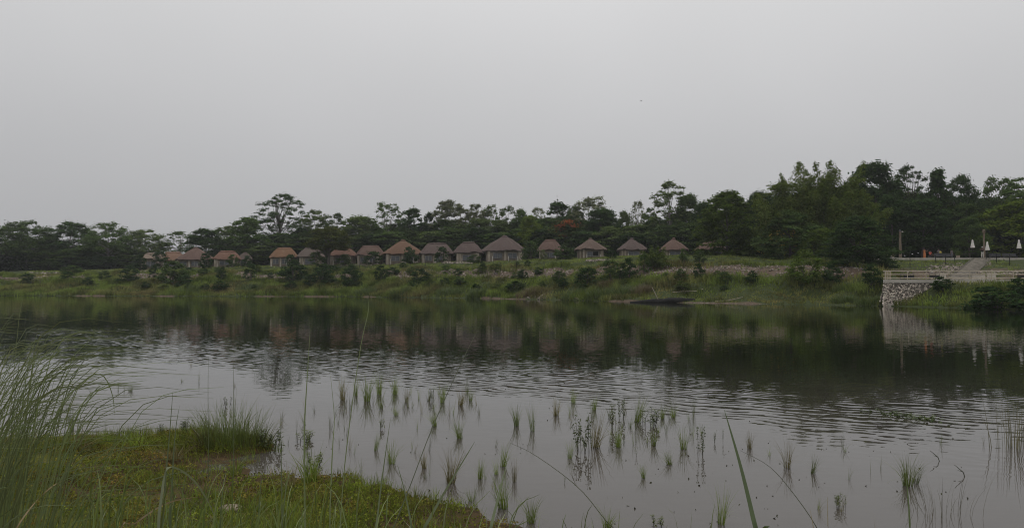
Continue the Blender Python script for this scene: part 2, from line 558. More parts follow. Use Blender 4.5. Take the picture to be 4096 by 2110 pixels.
xs = np.concatenate([np.arange(-60, -14, 2.0), np.arange(-14, 5, 0.14), np.arange(5, 60, 2.5)])
ys = np.concatenate([np.arange(-30, 0, 2.0), np.arange(0, 14.5, 0.14), np.arange(14.6, 40, 2)])
GX, GY = np.meshgrid(xs, ys)
GZ = near_z(GX, GY)
near = grid_obj('near_bank', GX, GY, GZ, M_NEARGROUND, np.clip(vnoise(GX * 1.1, GY * 1.1, 41) * 1.1 - 0.1, 0, 1) * np.clip((GZ - 0.03) * 12, 0, 1))


# ------------------------------------------------------------------ water
def water_material():
    m, n, l, out = mat_new('river_water')
    ge = n.new('ShaderNodeNewGeometry')
    sp = n.new('ShaderNodeSeparateXYZ'); l.new(ge.outputs['Position'], sp.inputs[0])

    def math_(op, a, b=None, c=None):
        k = n.new('ShaderNodeMath'); k.operation = op
        for i, v in enumerate((a, b, c)):
            if v is None: continue
            if isinstance(v, (int, float)): k.inputs[i].default_value = v
            else: l.new(v, k.inputs[i])
        return k.outputs[0]

    def noise(scale_vec, rot, detail, seed):
        mp = n.new('ShaderNodeMapping')
        mp.inputs['Scale'].default_value = scale_vec
        mp.inputs['Location'].default_value = (seed, seed * 0.7, 0)
        vr = n.new('ShaderNodeVectorRotate'); vr.inputs['Angle'].default_value = rot
        vr.rotation_type = 'Z_AXIS'
        l.new(ge.outputs['Position'], vr.inputs['Vector'])
        l.new(vr.outputs[0], mp.inputs[0])
        z = n.new('ShaderNodeTexNoise'); z.inputs['Scale'].default_value = 1.0
        z.inputs['Detail'].default_value = detail
        z.inputs['Roughness'].default_value = 0.5
        l.new(mp.outputs[0], z.inputs['Vector'])
        return z

    # breeze patch: rippled belt across the middle of the river, nearer on the right
    pn = noise((0.07, 0.10, 1), 0.1, 2, 3.1)
    ysh = math_('ADD', sp.outputs[1], math_('MULTIPLY', sp.outputs[0], 0.75))      # belt runs nearer to the right
    ysh = math_('ADD', ysh, math_('MULTIPLY', math_('SUBTRACT', pn.outputs[0], 0.5), 9.0))
    lo = n.new('ShaderNodeMapRange'); lo.interpolation_type = 'SMOOTHSTEP'
    lo.inputs['From Min'].default_value = 15.0; lo.inputs['From Max'].default_value = 19.5
    l.new(ysh, lo.inputs[0])
    hi = n.new('ShaderNodeMapRange'); hi.interpolation_type = 'SMOOTHSTEP'
    hi.inputs['From Min'].default_value = 21.0; hi.inputs['From Max'].default_value = 30.0
    hi.inputs['To Min'].default_value = 1.0; hi.inputs['To Max'].default_value = 0.10
    l.new(ysh, hi.inputs[0])
    belt = math_('MULTIPLY', lo.outputs[0], hi.outputs[0])
    pz = noise((0.13, 0.30, 1), 0.5, 2, 12.7)
    pm = n.new('ShaderNodeMapRange')
    pm.inputs['From Min'].default_value = 0.36; pm.inputs['From Max'].default_value = 0.62
    pm.inputs['To Min'].default_value = 0.35; pm.inputs['To Max'].default_value = 1.35
    l.new(pz.outputs[0], pm.inputs[0])
    belt = math_('MULTIPLY', belt, pm.outputs[0])
    w1 = noise((1.6, 4.2, 1), 0.5, 1.0, 1.7)
    vr = n.new('ShaderNodeVectorRotate'); vr.rotation_type = 'Z_AXIS'; vr.inputs['Angle'].default_value = 0.5
    l.new(ge.outputs['Position'], vr.inputs['Vector'])
    wv = n.new('ShaderNodeTexWave'); wv.wave_type = 'BANDS'; wv.bands_direction = 'Y'; wv.wave_profile = 'SIN'
    wv.inputs['Scale'].default_value = 0.95
    wv.inputs['Distortion'].default_value = 8.5
    wv.inputs['Detail'].default_value = 1.5
    wv.inputs['Detail Scale'].default_value = 0.9
    l.new(vr.outputs[0], wv.inputs['Vector'])
    w2 = noise((3.0, 9.0, 1), 0.05, 1.0, 8.3)
    w3 = noise((0.35, 0.6, 1), -0.2, 2.0, 5.9)
    s1 = n.new('ShaderNodeSeparateColor'); l.new(w1.outputs['Color'], s1.inputs[0])
    s2 = n.new('ShaderNodeSeparateColor'); l.new(w2.outputs['Color'], s2.inputs[0])
    s3 = n.new('ShaderNodeSeparateColor'); l.new(w3.outputs['Color'], s3.inputs[0])
    c = lambda o: math_('SUBTRACT', o, 0.5)
    amp1 = math_('MULTIPLY', belt, 0.050)
    gust = math_('MULTIPLY', math_('MULTIPLY', c(wv.outputs['Fac']), s1.outputs[2]), math_('MULTIPLY', belt, 0.085))
    sy = math_('ADD', math_('MULTIPLY', c(s1.outputs[1]), amp1), math_('MULTIPLY', gust, 0.88))
    sy = math_('ADD', sy, math_('MULTIPLY', c(s2.outputs[1]), math_('ADD', math_('MULTIPLY', belt, 0.05), 0.034)))
    sy = math_('ADD', sy, math_('MULTIPLY', c(s3.outputs[1]), 0.008))
    sx = math_('ADD', math_('MULTIPLY', c(s1.outputs[0]), math_('MULTIPLY', belt, 0.05)), math_('MULTIPLY', gust, 0.45))
    sx = math_('ADD', sx, math_('MULTIPLY', c(s2.outputs[0]), math_('ADD', math_('MULTIPLY', belt, 0.05), 0.008)))
    sx = math_('ADD', sx, math_('MULTIPLY', c(s3.outputs[0]), 0.010))
    cb = n.new('ShaderNodeCombineXYZ')
    l.new(sx, cb.inputs[0]); l.new(sy, cb.inputs[1]); cb.inputs[2].default_value = 1.0
    nv = n.new('ShaderNodeVectorMath'); nv.operation = 'NORMALIZE'
    l.new(cb.outputs[0], nv.inputs[0])
    fr = n.new('ShaderNodeFresnel'); fr.inputs['IOR'].default_value = 1.333
    l.new(nv.outputs[0], fr.inputs['Normal'])
    gl = n.new('ShaderNodeBsdfGlossy'); gl.inputs['Roughness'].default_value = 0.012
    gl.inputs[0].default_value = (1, 1, 1, 1)
    l.new(nv.outputs[0], gl.inputs['Normal'])
    # silty water near the shore, clearer and darker where it is deep
    df = n.new('ShaderNodeBsdfDiffuse')
    silt = n.new('ShaderNodeMapRange'); silt.interpolation_type = 'SMOOTHSTEP'
    silt.inputs['From Min'].default_value = 8.0; silt.inputs['From Max'].default_value = 30.0
    ysil = math_('ADD', sp.outputs[1], math_('MULTIPLY', sp.outputs[0], 0.25))
    ysil = math_('ADD', ysil, math_('MULTIPLY', c(w3.outputs[0]), 8.0))
    l.new(ysil, silt.inputs[0])
    mx = n.new('ShaderNodeMix'); mx.data_type = 'RGBA'
    mx.inputs[6].default_value = (0.066, 0.058, 0.050, 1)
    mx.inputs[7].default_value = (0.008, 0.010, 0.004, 1)
    l.new(silt.outputs[0], mx.inputs[0])
    l.new(mx.outputs[2], df.inputs[0])
    ms = n.new('ShaderNodeMixShader')
    l.new(fr.outputs[0], ms.inputs[0]); l.new(df.outputs[0], ms.inputs[1]); l.new(gl.outputs[0], ms.inputs[2])
    l.new(ms.outputs[0], out.inputs[0])
    return m


wm = MB().add([(-380, -20, 0), (300, -20, 0), (300, 200, 0), (-380, 200, 0)], [(0, 1, 2, 3)]).build('river_water', water_material())
tag(wm, kind='structure')


# ------------------------------------------------------------------ placing by sight line on the real terrain
def hit_far(px, py, Y0=60.0, Y1=300.0):
    r = ray(px, py)
    Y = np.arange(Y0, Y1, 0.1)
    x = r[0] / r[1] * Y
    zr = CAMZ + r[2] / r[1] * Y
    g = np.maximum(far_z(x, Y), 0.0)
    k = np.nonzero(g >= zr)[0]
    i = int(k[0]) if len(k) else len(Y) - 1
    return np.array([x[i], Y[i], g[i]])


def hit_near(px, py):
    r = ray(px, py)
    Y = np.arange(1.0, 30.0, 0.01)
    x = r[0] / r[1] * Y
    zr = CAMZ + r[2] / r[1] * Y
    g = np.maximum(near_z(x, Y), 0.0)
    k = np.nonzero(g >= zr)[0]
    i = int(k[0]) if len(k) else len(Y) - 1
    return np.array([x[i], Y[i], g[i]])


def fz(x, y):
    return float(far_z(np.array([x]), np.array([y]))[0])


# ------------------------------------------------------------------ foliage builders
def leaf_quads(P, N, ls, ar=0.55, rng=RNG):
    """one pointed leaf per point: P (n,3) centres, N (n,3) normals, ls (n,) lengths"""
    n = len(P)
    N = N / (np.linalg.norm(N, axis=1, keepdims=True) + 1e-9)
    R = rng.normal(size=(n, 3))
    T = R - N * (R * N).sum(1, keepdims=True)
    T /= np.linalg.norm(T, axis=1, keepdims=True) + 1e-9
    B = np.cross(N, T)
    L = ls[:, None] * 0.5
    V = np.stack([P - T * L, P + B * L * ar - T * L * 0.1, P + T * L, P - B * L * ar - T * L * 0.1], 1).reshape(-1, 3)
    return V, np.arange(4 * n).reshape(n, 4)


def clump_leaves(C, rc, per, ls, flat, rng, up=0.7, droop=0.0):
    """C (k,3), rc (k,) clump radii"""
    k = len(C)
    cnt = np.maximum(8, (per * (rc / rc.mean()) ** 2 * rng.uniform(0.6, 1.3, k))).astype(int)
    idx = np.repeat(np.arange(k), cnt)
    n = len(idx)
    dv = rng.normal(size=(n, 3)); dv /= np.linalg.norm(dv, axis=1, keepdims=True)
    dv[:, 2] = np.where(dv[:, 2] < -0.3, -dv[:, 2] * 0.6, dv[:, 2])
    r = rc[idx] * rng.uniform(0, 1, n) ** 0.45 * (1 + 0.25 * rng.normal(size=n))
    P = C[idx] + dv * r[:, None] * np.array([1, 1, flat])
    N = dv * 0.7 + np.array([0, 0, up]) + rng.normal(size=(n, 3)) * 0.45
    L = ls * rng.uniform(0.6, 1.35, n)
    return P, N, L


def crown_points(rng, shape, ncl, R, z0, z1):
    u = rng.uniform(0, 1, ncl)
    if shape in ('dome', 'domel'): prof = lambda t: np.sqrt(np.clip(1 - (np.clip(t, 0, 1) * 1.0) ** 2.2, 0.02, 1)) * (0.75 + 0.25 * np.minimum(1, t * 3))
    elif shape == 'oval': prof = lambda t: np.sqrt(np.clip(1 - ((t - 0.45) / 0.56) ** 2, 0.03, 1))
    elif shape == 'cone': prof = lambda t: np.clip(1.02 - t, 0.05, 1) ** 0.75
    elif shape == 'umbrella': prof = lambda t: np.ones_like(t)
    else: prof = lambda t: 0.55 + 0.45 * np.sin(np.clip(t, 0, 1) * math.pi)
    a = rng.uniform(0, 2 * math.pi, ncl)
    rr = R * prof(u) * rng.uniform(0.12, 1, ncl) ** 0.5
    if shape == 'umbrella':
        rr = R * np.sqrt(rng.uniform(0.01, 1, ncl))
        u = (1 - (rr / R) ** 2.4 * 0.75) * rng.uniform(0.12, 1, ncl) ** 0.55
    return np.stack([rr * np.cos(a), rr * np.sin(a), z0 + (z1 - z0) * u], 1)


def tree_proto(seed, H, R, base, shape, ncl, rc, per, ls, flat=0.7, trunk=0.22, limbs=14, bark=None, up=0.7):
    rng = np.random.default_rng(seed)
    if shape in ('dome', 'oval', 'cone'): ncl = int(ncl * 1.7); per = int(per * 1.25)
    C = crown_points(rng, shape, ncl, R - rc * 0.35, H * base + rc * 0.4, H - rc * flat * 0.8)
    rcs = rc * rng.uniform(0.6, 1.35, ncl)
    P, N, L = clump_leaves(C, rcs, per, ls, flat, rng, up)
    V, Fc = leaf_quads(P, N, L, 0.6, rng)
    crown = np_mesh('crown', V, Fc, M_LEAF)
    mb = MB()
    lean = rng.normal(size=2) * 0.02 * H
    top = H * (base + (1 - base) * 0.55)
    tp = [np.array([lean[0] * t ** 2 + 0.1 * math.sin(3 * t), lean[1] * t ** 2, top * t]) for t in np.linspace(0, 1, 7)]
    mb.tube(tp, list(np.linspace(trunk * 1.25, trunk * 0.35, 7)), 7)
    order = rng.permutation(ncl)[:limbs]
    for i in order:
        c = C[i]
        t0 = min(0.95, max(0.3, (c[2] / top) * rng.uniform(0.45, 0.8)))
        s = np.array([lean[0] * t0 ** 2 + 0.1 * math.sin(3 * t0), lean[1] * t0 ** 2, top * t0])
        mid = s * 0.45 + c * 0.55 + np.array([0, 0, -0.06 * np.linalg.norm(c - s)])
        mb.tube([s, mid, c], [trunk * 0.4, trunk * 0.24, trunk * 0.08], 5, False)
    me = bpy.data.meshes.new('trunk')
    me.from_pydata(mb.v, [], mb.f)
    me.materials.append(bark or M_BARK)
    me.update()
    return me, crown, float(np.percentile(V[:, 2], 99.3)), float(np.percentile(np.abs(V[:, 0]), 97.5))


PROTO = {
    'dome': [tree_proto(11, 14, 5.5, 0.12, 'dome', 60, 1.35, 105, 0.50), tree_proto(12, 14, 5.5, 0.15, 'dome', 52, 1.45, 115, 0.50),
             tree_proto(13, 14, 5.5, 0.1, 'dome', 66, 1.2, 95, 0.46)],
    'round': [tree_proto(21, 12, 4.6, 0.1, 'oval', 80, 1.15, 95, 0.45, 0.8)],
    'umbrella': [tree_proto(31, 14, 7.5, 0.2, 'umbrella', 190, 1.0, 84, 0.40, 0.85, 0.22, 26, M_PALEBARK),
                 tree_proto(32, 14, 7.2, 0.16, 'umbrella', 190, 1.05, 84, 0.40, 0.9, 0.22, 26, M_PALEBARK),
                 tree_proto(33, 14, 7.2, 0.18, 'domel', 200, 1.0, 84, 0.40, 0.85, 0.22, 26, M_PALEBARK)],
    'oval': [tree_proto(41, 15, 5.0, 0.15, 'oval', 80, 0.85, 76, 0.38, 0.95, 0.2, 24, M_PALEBARK),
             tree_proto(42, 15, 5.2, 0.15, 'oval', 86, 0.8, 72, 0.36, 0.95, 0.2, 24, M_PALEBARK),
             tree_proto(43, 15, 4.8, 0.12, 'loose', 120, 0.8, 66, 0.36, 0.95, 0.2, 24, M_PALEBARK)],
    'loose': [tree_proto(51, 20, 7.2, 0.36, 'domel', 185, 0.74, 56, 0.38, 1.0, 0.26, 60, M_BARK), tree_proto(52, 18, 6.4, 0.25, 'domel', 165, 0.78, 66, 0.38, 1.0, 0.26, 50, M_BARK)],
    'teak': [tree_proto(61, 14, 4.4, 0.15, 'domel', 75, 0.85, 62, 0.55, 0.95, 0.2, 24, M_PALEBARK)],
    'sparse': [tree_proto(71, 13, 5.2, 0.2, 'domel', 135, 0.72, 38, 0.34, 1.0, 0.18, 40, M_PALEBARK),
               tree_proto(72, 13, 3.8, 0.15, 'oval', 62, 0.65, 40, 0.34, 1.0, 0.16, 34, M_PALEBARK)],
    'layered': [tree_proto(81, 20, 6.4, 0.30, 'domel', 130, 0.95, 74, 0.44, 0.72, 0.3, 30, M_PALEBARK, 1.0)],
    'cone': [tree_proto(91, 14, 4.4, 0.15, 'cone', 56, 1.1, 90, 0.45)],
    'lone': [tree_proto(111, 12, 6.0, 0.33, 'dome', 75, 1.1, 95, 0.42, 0.8, 0.32, 26)],
    'bigleaf': [tree_proto(101, 14, 6.0, 0.03, 'dome', 105, 1.1, 100, 0.44, 0.75, 0.25), tree_proto(102, 10, 5.5, 0.02, 'dome', 90, 1.0, 100, 0.40, 0.7, 0.2)],
}
KN = {k: 0 for k in PROTO}


def plant_tree(name, kind, px, ytop, half, D, col, label, group='trees of the forest behind the huts', ybase=None, cat='tree', dark_trunk=True):
    x = xat(px, D)
    zb = fz(x, D) - 0.1
    if ybase is not None:
        zb = at(px, ybase, D)[2]
    zt = at(px, ytop, D)[2]
    pl = PROTO[kind]
    tr, cr, H, R = pl[KN[kind] % len(pl)]
    KN[kind] += 1
    h = zt - zb
    w = half * 1.16 / F * D
    r = empty(name, (x, D, zb), RNG.uniform(0, 6.28), label, cat, group)
    o1 = new_obj('trunk', tr, r)
    o2 = new_obj('crown', cr, r)
    s = (w / R, w / R, h / H)
    o1.scale = (min(s[0], s[2] * 1.3), min(s[0], s[2] * 1.3), s[2])
    o1.scale = s
    o2.scale = s
    v = RNG.uniform(0.82, 1.2) * (0.84 if px > 3000 and col[1] < 0.1 else 1.0)
    o2.color = (col[0] * v, col[1] * v, col[2] * v, 1)
    return r, o2


DK = (0.047, 0.081, 0.025)      # dark forest green
MD = (0.076, 0.119, 0.032)
LT = (0.106, 0.146, 0.044)
PL = (0.140, 0.158, 0.076)      # pale, dry
BR = (0.082, 0.122, 0.020)      # bright
YG = (0.115, 0.160, 0.022)

# ------------------------------------------------------------------ huts
HUTS = [  # left eave px, right eave px, eave y, ridge y, ridge half px, base y, roof key, windows
    (566, 668, 1036, 1014, 34, 1066, 'pale', 1),
    (640, 742, 1040, 1010, 30, 1066, 'tan', 1),
    (703, 862, 1038, 992, 10, 1064, 'brown', 2),
    (852, 965, 1036, 1006, 30, 1063, 'rust', 1),
    (950, 1010, 1034, 1012, 8, 1062, 'grey', 1),
    (1077, 1196, 1028, 993, 30, 1060, 'orange', 2),
    (1189, 1300, 1026, 990, 22, 1056, 'grey', 1),
    (1312, 1432, 1023, 993, 28, 1054, 'rust', 1),
    (1421, 1542, 1021, 985, 34, 1049, 'brown', 2),
    (1526, 1698, 1016, 963, 9, 1047, 'orangebrown', 2),
    (1676, 1817, 1014, 975, 38, 1043, 'greybrown', 2),
    (1813, 1936, 1010, 971, 25, 1042, 'greybrown', 1),
    (1925, 2112, 1003, 946, 10, 1041, 'greybrown', 2),
    (2146, 2256, 1001, 961, 22, 1034, 'brown', 1),
    (2296, 2427, 998, 956, 4, 1032, 'worn', 1),
    (2467, 2588, 999, 956, 4, 1033, 'greybrown', 1),
    (2636, 2755, 999, 956, 4, 1035, 'brown', 1),
    (2779, 2908, 999, 958, 6, 1036, 'brown', 1),
]
NICK = ['leftmost hut', 'second hut from the left', 'third hut from the left', 'fourth hut from the left', 'fifth hut from the left',
        'sixth hut from the left', 'seventh hut from the left', 'eighth hut from the left', 'ninth hut from the left', 'large hut with the orange roof',
        'hut with the longest ridge', 'hut left of the largest hut', 'largest hut', 'hut right of the largest hut', 'fourth hut from the right', 'third hut from the right',
        'second hut from the right', 'rightmost hut']
HLAB = ['long low hut at the far left end, only its flat pale ridge above the bushes',
        'low tan thatched hut overlapped by the wide brown hut beside it',
        'wide brown hut with a peaked thatched roof near the left end of the row',
        'small hut with a flat rust coloured thatch ridge and a bush at its right corner',
        'smallest grey hut tucked behind a dark tree, left of the gap in the row',
        'hut with bright orange worn thatch just right of the gap in the row',
        'grey thatched hut half hidden behind the dome shaped yellowish tree',
        'rust thatched hut peeking out right of the dome shaped tree by the bank',
        'brown hut with straight flat ridge, left neighbour of the large orange roof',
        'large hut with tall orange brown peaked thatch and bush by its right half',
        'grey brown hut with the longest level ridge and bush before its wall',
        'grey brown hut with short ridge just left of the largest hut',
        'largest hut of the row, broad brown peaked roof and two wide windows',
        'smaller brown hut with lumpy short ridge between two bushes, right of the largest hut',
        'round hut with pale worn streaks on its cone roof and a half open door',
        'round hut with clean grey brown cone roof beside the bright palm like shrub',
        'round hut with cone roof rising behind the bright palm like shrub',
        'rightmost hut, its roof mostly hidden behind the tall leafy tree']
TH = {'pale': ((.17, .13, .10), (.24, .19, .15), (.30, .25, .20)), 'tan': ((.15, .09, .065), (.23, .145, .10), (.28, .2, .15)),
      'brown': ((.105, .068, .056), (.155, .105, .085), (.21, .155, .125)), 'rust': ((.125, .07, .05), (.19, .11, .08), (.24, .175, .13)),
      'grey': ((.10, .078, .066), (.145, .115, .10), (.19, .16, .135)), 'orange': ((.14, .078, .048), (.215, .128, .078), (.29, .21, .14)),
      'orangebrown': ((.118, .070, .048), (.178, .110, .075), (.24, .17, .12)), 'greybrown': ((.085, .062, .056), (.128, .098, .088), (.17, .135, .12)),
      'worn': ((.095, .068, .056), (.145, .105, .085), (.34, .27, .20))}
HUT_D = lambda px: float(np.interp(px, [500, 1100, 1600, 2020, 2400, 2700, 2900], [197, 193, 185, 172, 160, 152, 148]))


def make_hut(i, spec):
    l, r_, ye, yr, rh, yb, key, nw = spec
    px = (l + r_) / 2
    D = HUT_D(px) + (1.5 if i in (1, 6) else 0) + (5 if i == 4 else 0)
    x = xat(px, D)
    zb = fz(x, D)
    ze, zr = at(px, ye, D)[2], at(px, yr, D)[2]
    R = (r_ - l) / 2 / F * D
    a = rh / F * D
    hgt = ze - zb
    root = empty('thatched_hut', (x, D, zb - 0.05), math.sin(i * 2.3) * 0.13, HLAB[i], 'hut', 'thatched huts in a row on the far bank')
    rng = np.random.default_rng(500 + i)
    # roof: rounded hip over a ridge of half length a
    n, K = 56, 9
    th = np.linspace(0, 2 * math.pi, n, endpoint=False)
    ry = R * (0.95 if a < 0.5 else 0.72)
    V = []
    rise = zr - ze
    jit = 0.07 * rng.normal(size=n) + 0.09 * np.sin(th * 3 + i) + 0.06 * np.sin(th * 7 + 2 * i)
    for k in range(K + 1):
        s = k / K
        rr = 1 - s
        bul = 0.05 * math.sin(math.pi * s)
        ax = a * min(1, s * 1.0)
        ex = (R - a * s) * rr + a * s if False else None
        for j, t in enumerate(th):
            cx_, sy_ = math.cos(t), math.sin(t)
            hx = R * rr + a * s
            # superellipse plan so that long huts read as rounded rectangles
            X_ = hx * math.copysign(abs(cx_) ** 0.85, cx_)
            Y_ = (ry * rr + 0.12 * s) * math.copysign(abs(sy_) ** 0.85, sy_)
            Z_ = hgt + rise * (s + bul) + jit[j] * (1 - s) + rng.normal() * 0.035 + 0.07 * math.sin(3.1 * X_ / max(R, .1) * 2 + i) * math.sin(s * 3.1)
            V.append((X_, Y_, Z_ + 0.05))
    Fs = []
    for k in range(K):
        for j in range(n):
            q = (j + 1) % n
            Fs.append((k * n + j, k * n + q, (k + 1) * n + q, (k + 1) * n + j))
    Fs.append(tuple(K * n + j for j in range(n)))
    mb = MB().add(V, Fs)
    # thick ragged eave and soffit
    V2 = []
    for rr, dz in ((1.0, 0), (0.985, -0.20), (0.86, -0.06)):
        for j, t in enumerate(th):
            cx_, sy_ = math.cos(t), math.sin(t)
            V2.append((R * rr * math.copysign(abs(cx_) ** 0.85, cx_), ry * rr * math.copysign(abs(sy_) ** 0.85, sy_),
                       hgt + dz + 0.05 + jit[j] + (rng.normal() * 0.05 if dz == -0.20 else 0)))
    Fs2 = []
    for k in range(2):
        for j in range(n):
            q = (j + 1) % n
            Fs2.append((k * n + q, k * n + j, (k + 1) * n + j, (k + 1) * n + q))
    roof = mb.build('roof', thatch(key, *TH[key]), root, True)
    MB().add(V2, Fs2).build('eave', thatch('eave_' + key, *[tuple(min(.5, c * 1.25 + .02) for c in q) for q in TH[key]]), roof, True)
    # ridge cap
    cb = MB()
    m = 9
    L = max(a, 0.35)
    pts = [np.array([q, 0, hgt + rise + 0.10 + rng.normal() * 0.02 - 0.05 * (abs(q) / L) ** 2]) for q in np.linspace(-L, L, m)]
    cb.tube(pts, [0.10] + [0.21] * (m - 2) + [0.10], 8)
    cb.build('ridge_cap', thatch('cap_' + key, *[tuple(min(.5, c * 1.35) for c in q) for q in TH[key]]), roof, True)
    # walls: rounded plan
    wr, wy = R * 0.80, ry * 0.78
    V = []
    flat = a > 0.5
    for z in (-0.4, hgt + 0.02):
        for t in th:
            cx_, sy_ = math.cos(t), math.sin(t)
            ex = 0.45 if flat else 0.75
            V.append((wr * math.copysign(abs(cx_) ** ex, cx_), wy * math.copysign(abs(sy_) ** ex, sy_), z))
    Fs = [(j, (j + 1) % n, n + (j + 1) % n, n + j) for j in range(n)]
    wall = MB().add(V, Fs).build('wall', M_PLASTER, root, False)

    def front_y(xx):
        ex = 0.45 if flat else 0.75
        c = min(0.999, abs(xx) / wr) ** (1 / ex)
        return -wy * math.sqrt(max(0.0, 1 - c * c)) ** ex
    # windows and pilasters on the river side
    cs = [0.0] if nw == 1 else [-wr * 0.42, wr * 0.36]
    ww = wr * (0.42 if nw == 1 else 0.22)
    sill, head = hgt * 0.28, hgt * 0.74
    for c in cs:
        y = max(front_y(c - ww), front_y(c + ww), front_y(c)) if False else min(front_y(c), front_y(c - ww), front_y(c + ww))
        fr = MB()
        t = 0.10
        fr.box((c - ww - t / 2, y - 0.05, (sill + head) / 2), (t, 0.24, head - sill + 2 * t))
        fr.box((c + ww + t / 2, y - 0.05, (sill + head) / 2), (t, 0.24, head - sill + 2 * t))
        fr.box((c, y - 0.05, head + t / 2), (2 * ww, 0.24, t))
        fr.box((c, y - 0.08, sill - t / 2), (2 * ww, 0.30, t))
        fr.box((c, y - 0.05, (sill + head) / 2), (0.07, 0.2, head - sill))
        fo = fr.build('window', M_FRAME, root)
        pg = MB()
        pg.box((c - ww / 2 - 0.02, y - 0.02, (sill + head) / 2), (ww - 0.04, 0.06, head - sill))
        pg.build('pane', M_GLASS, fo)
        pg = MB()
        pg.box((c + ww / 2 + 0.02, y - 0.02, (sill + head) / 2), (ww - 0.04, 0.06, head - sill))
        pg.build('pane', M_DARK if i == 14 else M_GLASS, fo)  # one hut: solid pane coloured as the unlit inside
    for q, wd, mt in ((-0.86, 0.10, M_PLASTER_PALE), (0.78 if nw == 2 else 0.74, 0.12, M_PLASTER_PALE), (-0.02 if nw == 2 else -0.66, 0.07, M_PLASTER_PALE)):
        xx = q * wr
        y = front_y(xx)
        MB().box((xx, y - 0.02, hgt / 2 - 0.1), (wd * wr * 2 * 0.8, 0.22, hgt + 0.2)).build('pilaster', mt, root)
    for q in ((-0.70, 0.14, 0.62) if nw == 2 else (-0.5, 0.55)):
        xx = q * wr
        y = front_y(xx) - 0.9
        MB().tube([(xx, y, -0.3), (xx, y, hgt * 0.46)], 0.075, 8).build('porch_post', M_WHITE, root)
    if i == 15:
        MB().tube([(-0.75, 0, hgt + rise - 0.5), (-0.75, 0, hgt + rise + 0.65)], 0.05, 6).build('pole', M_GREY, roof)
    return root


for i, s in enumerate(HUTS):
    make_hut(i, s)

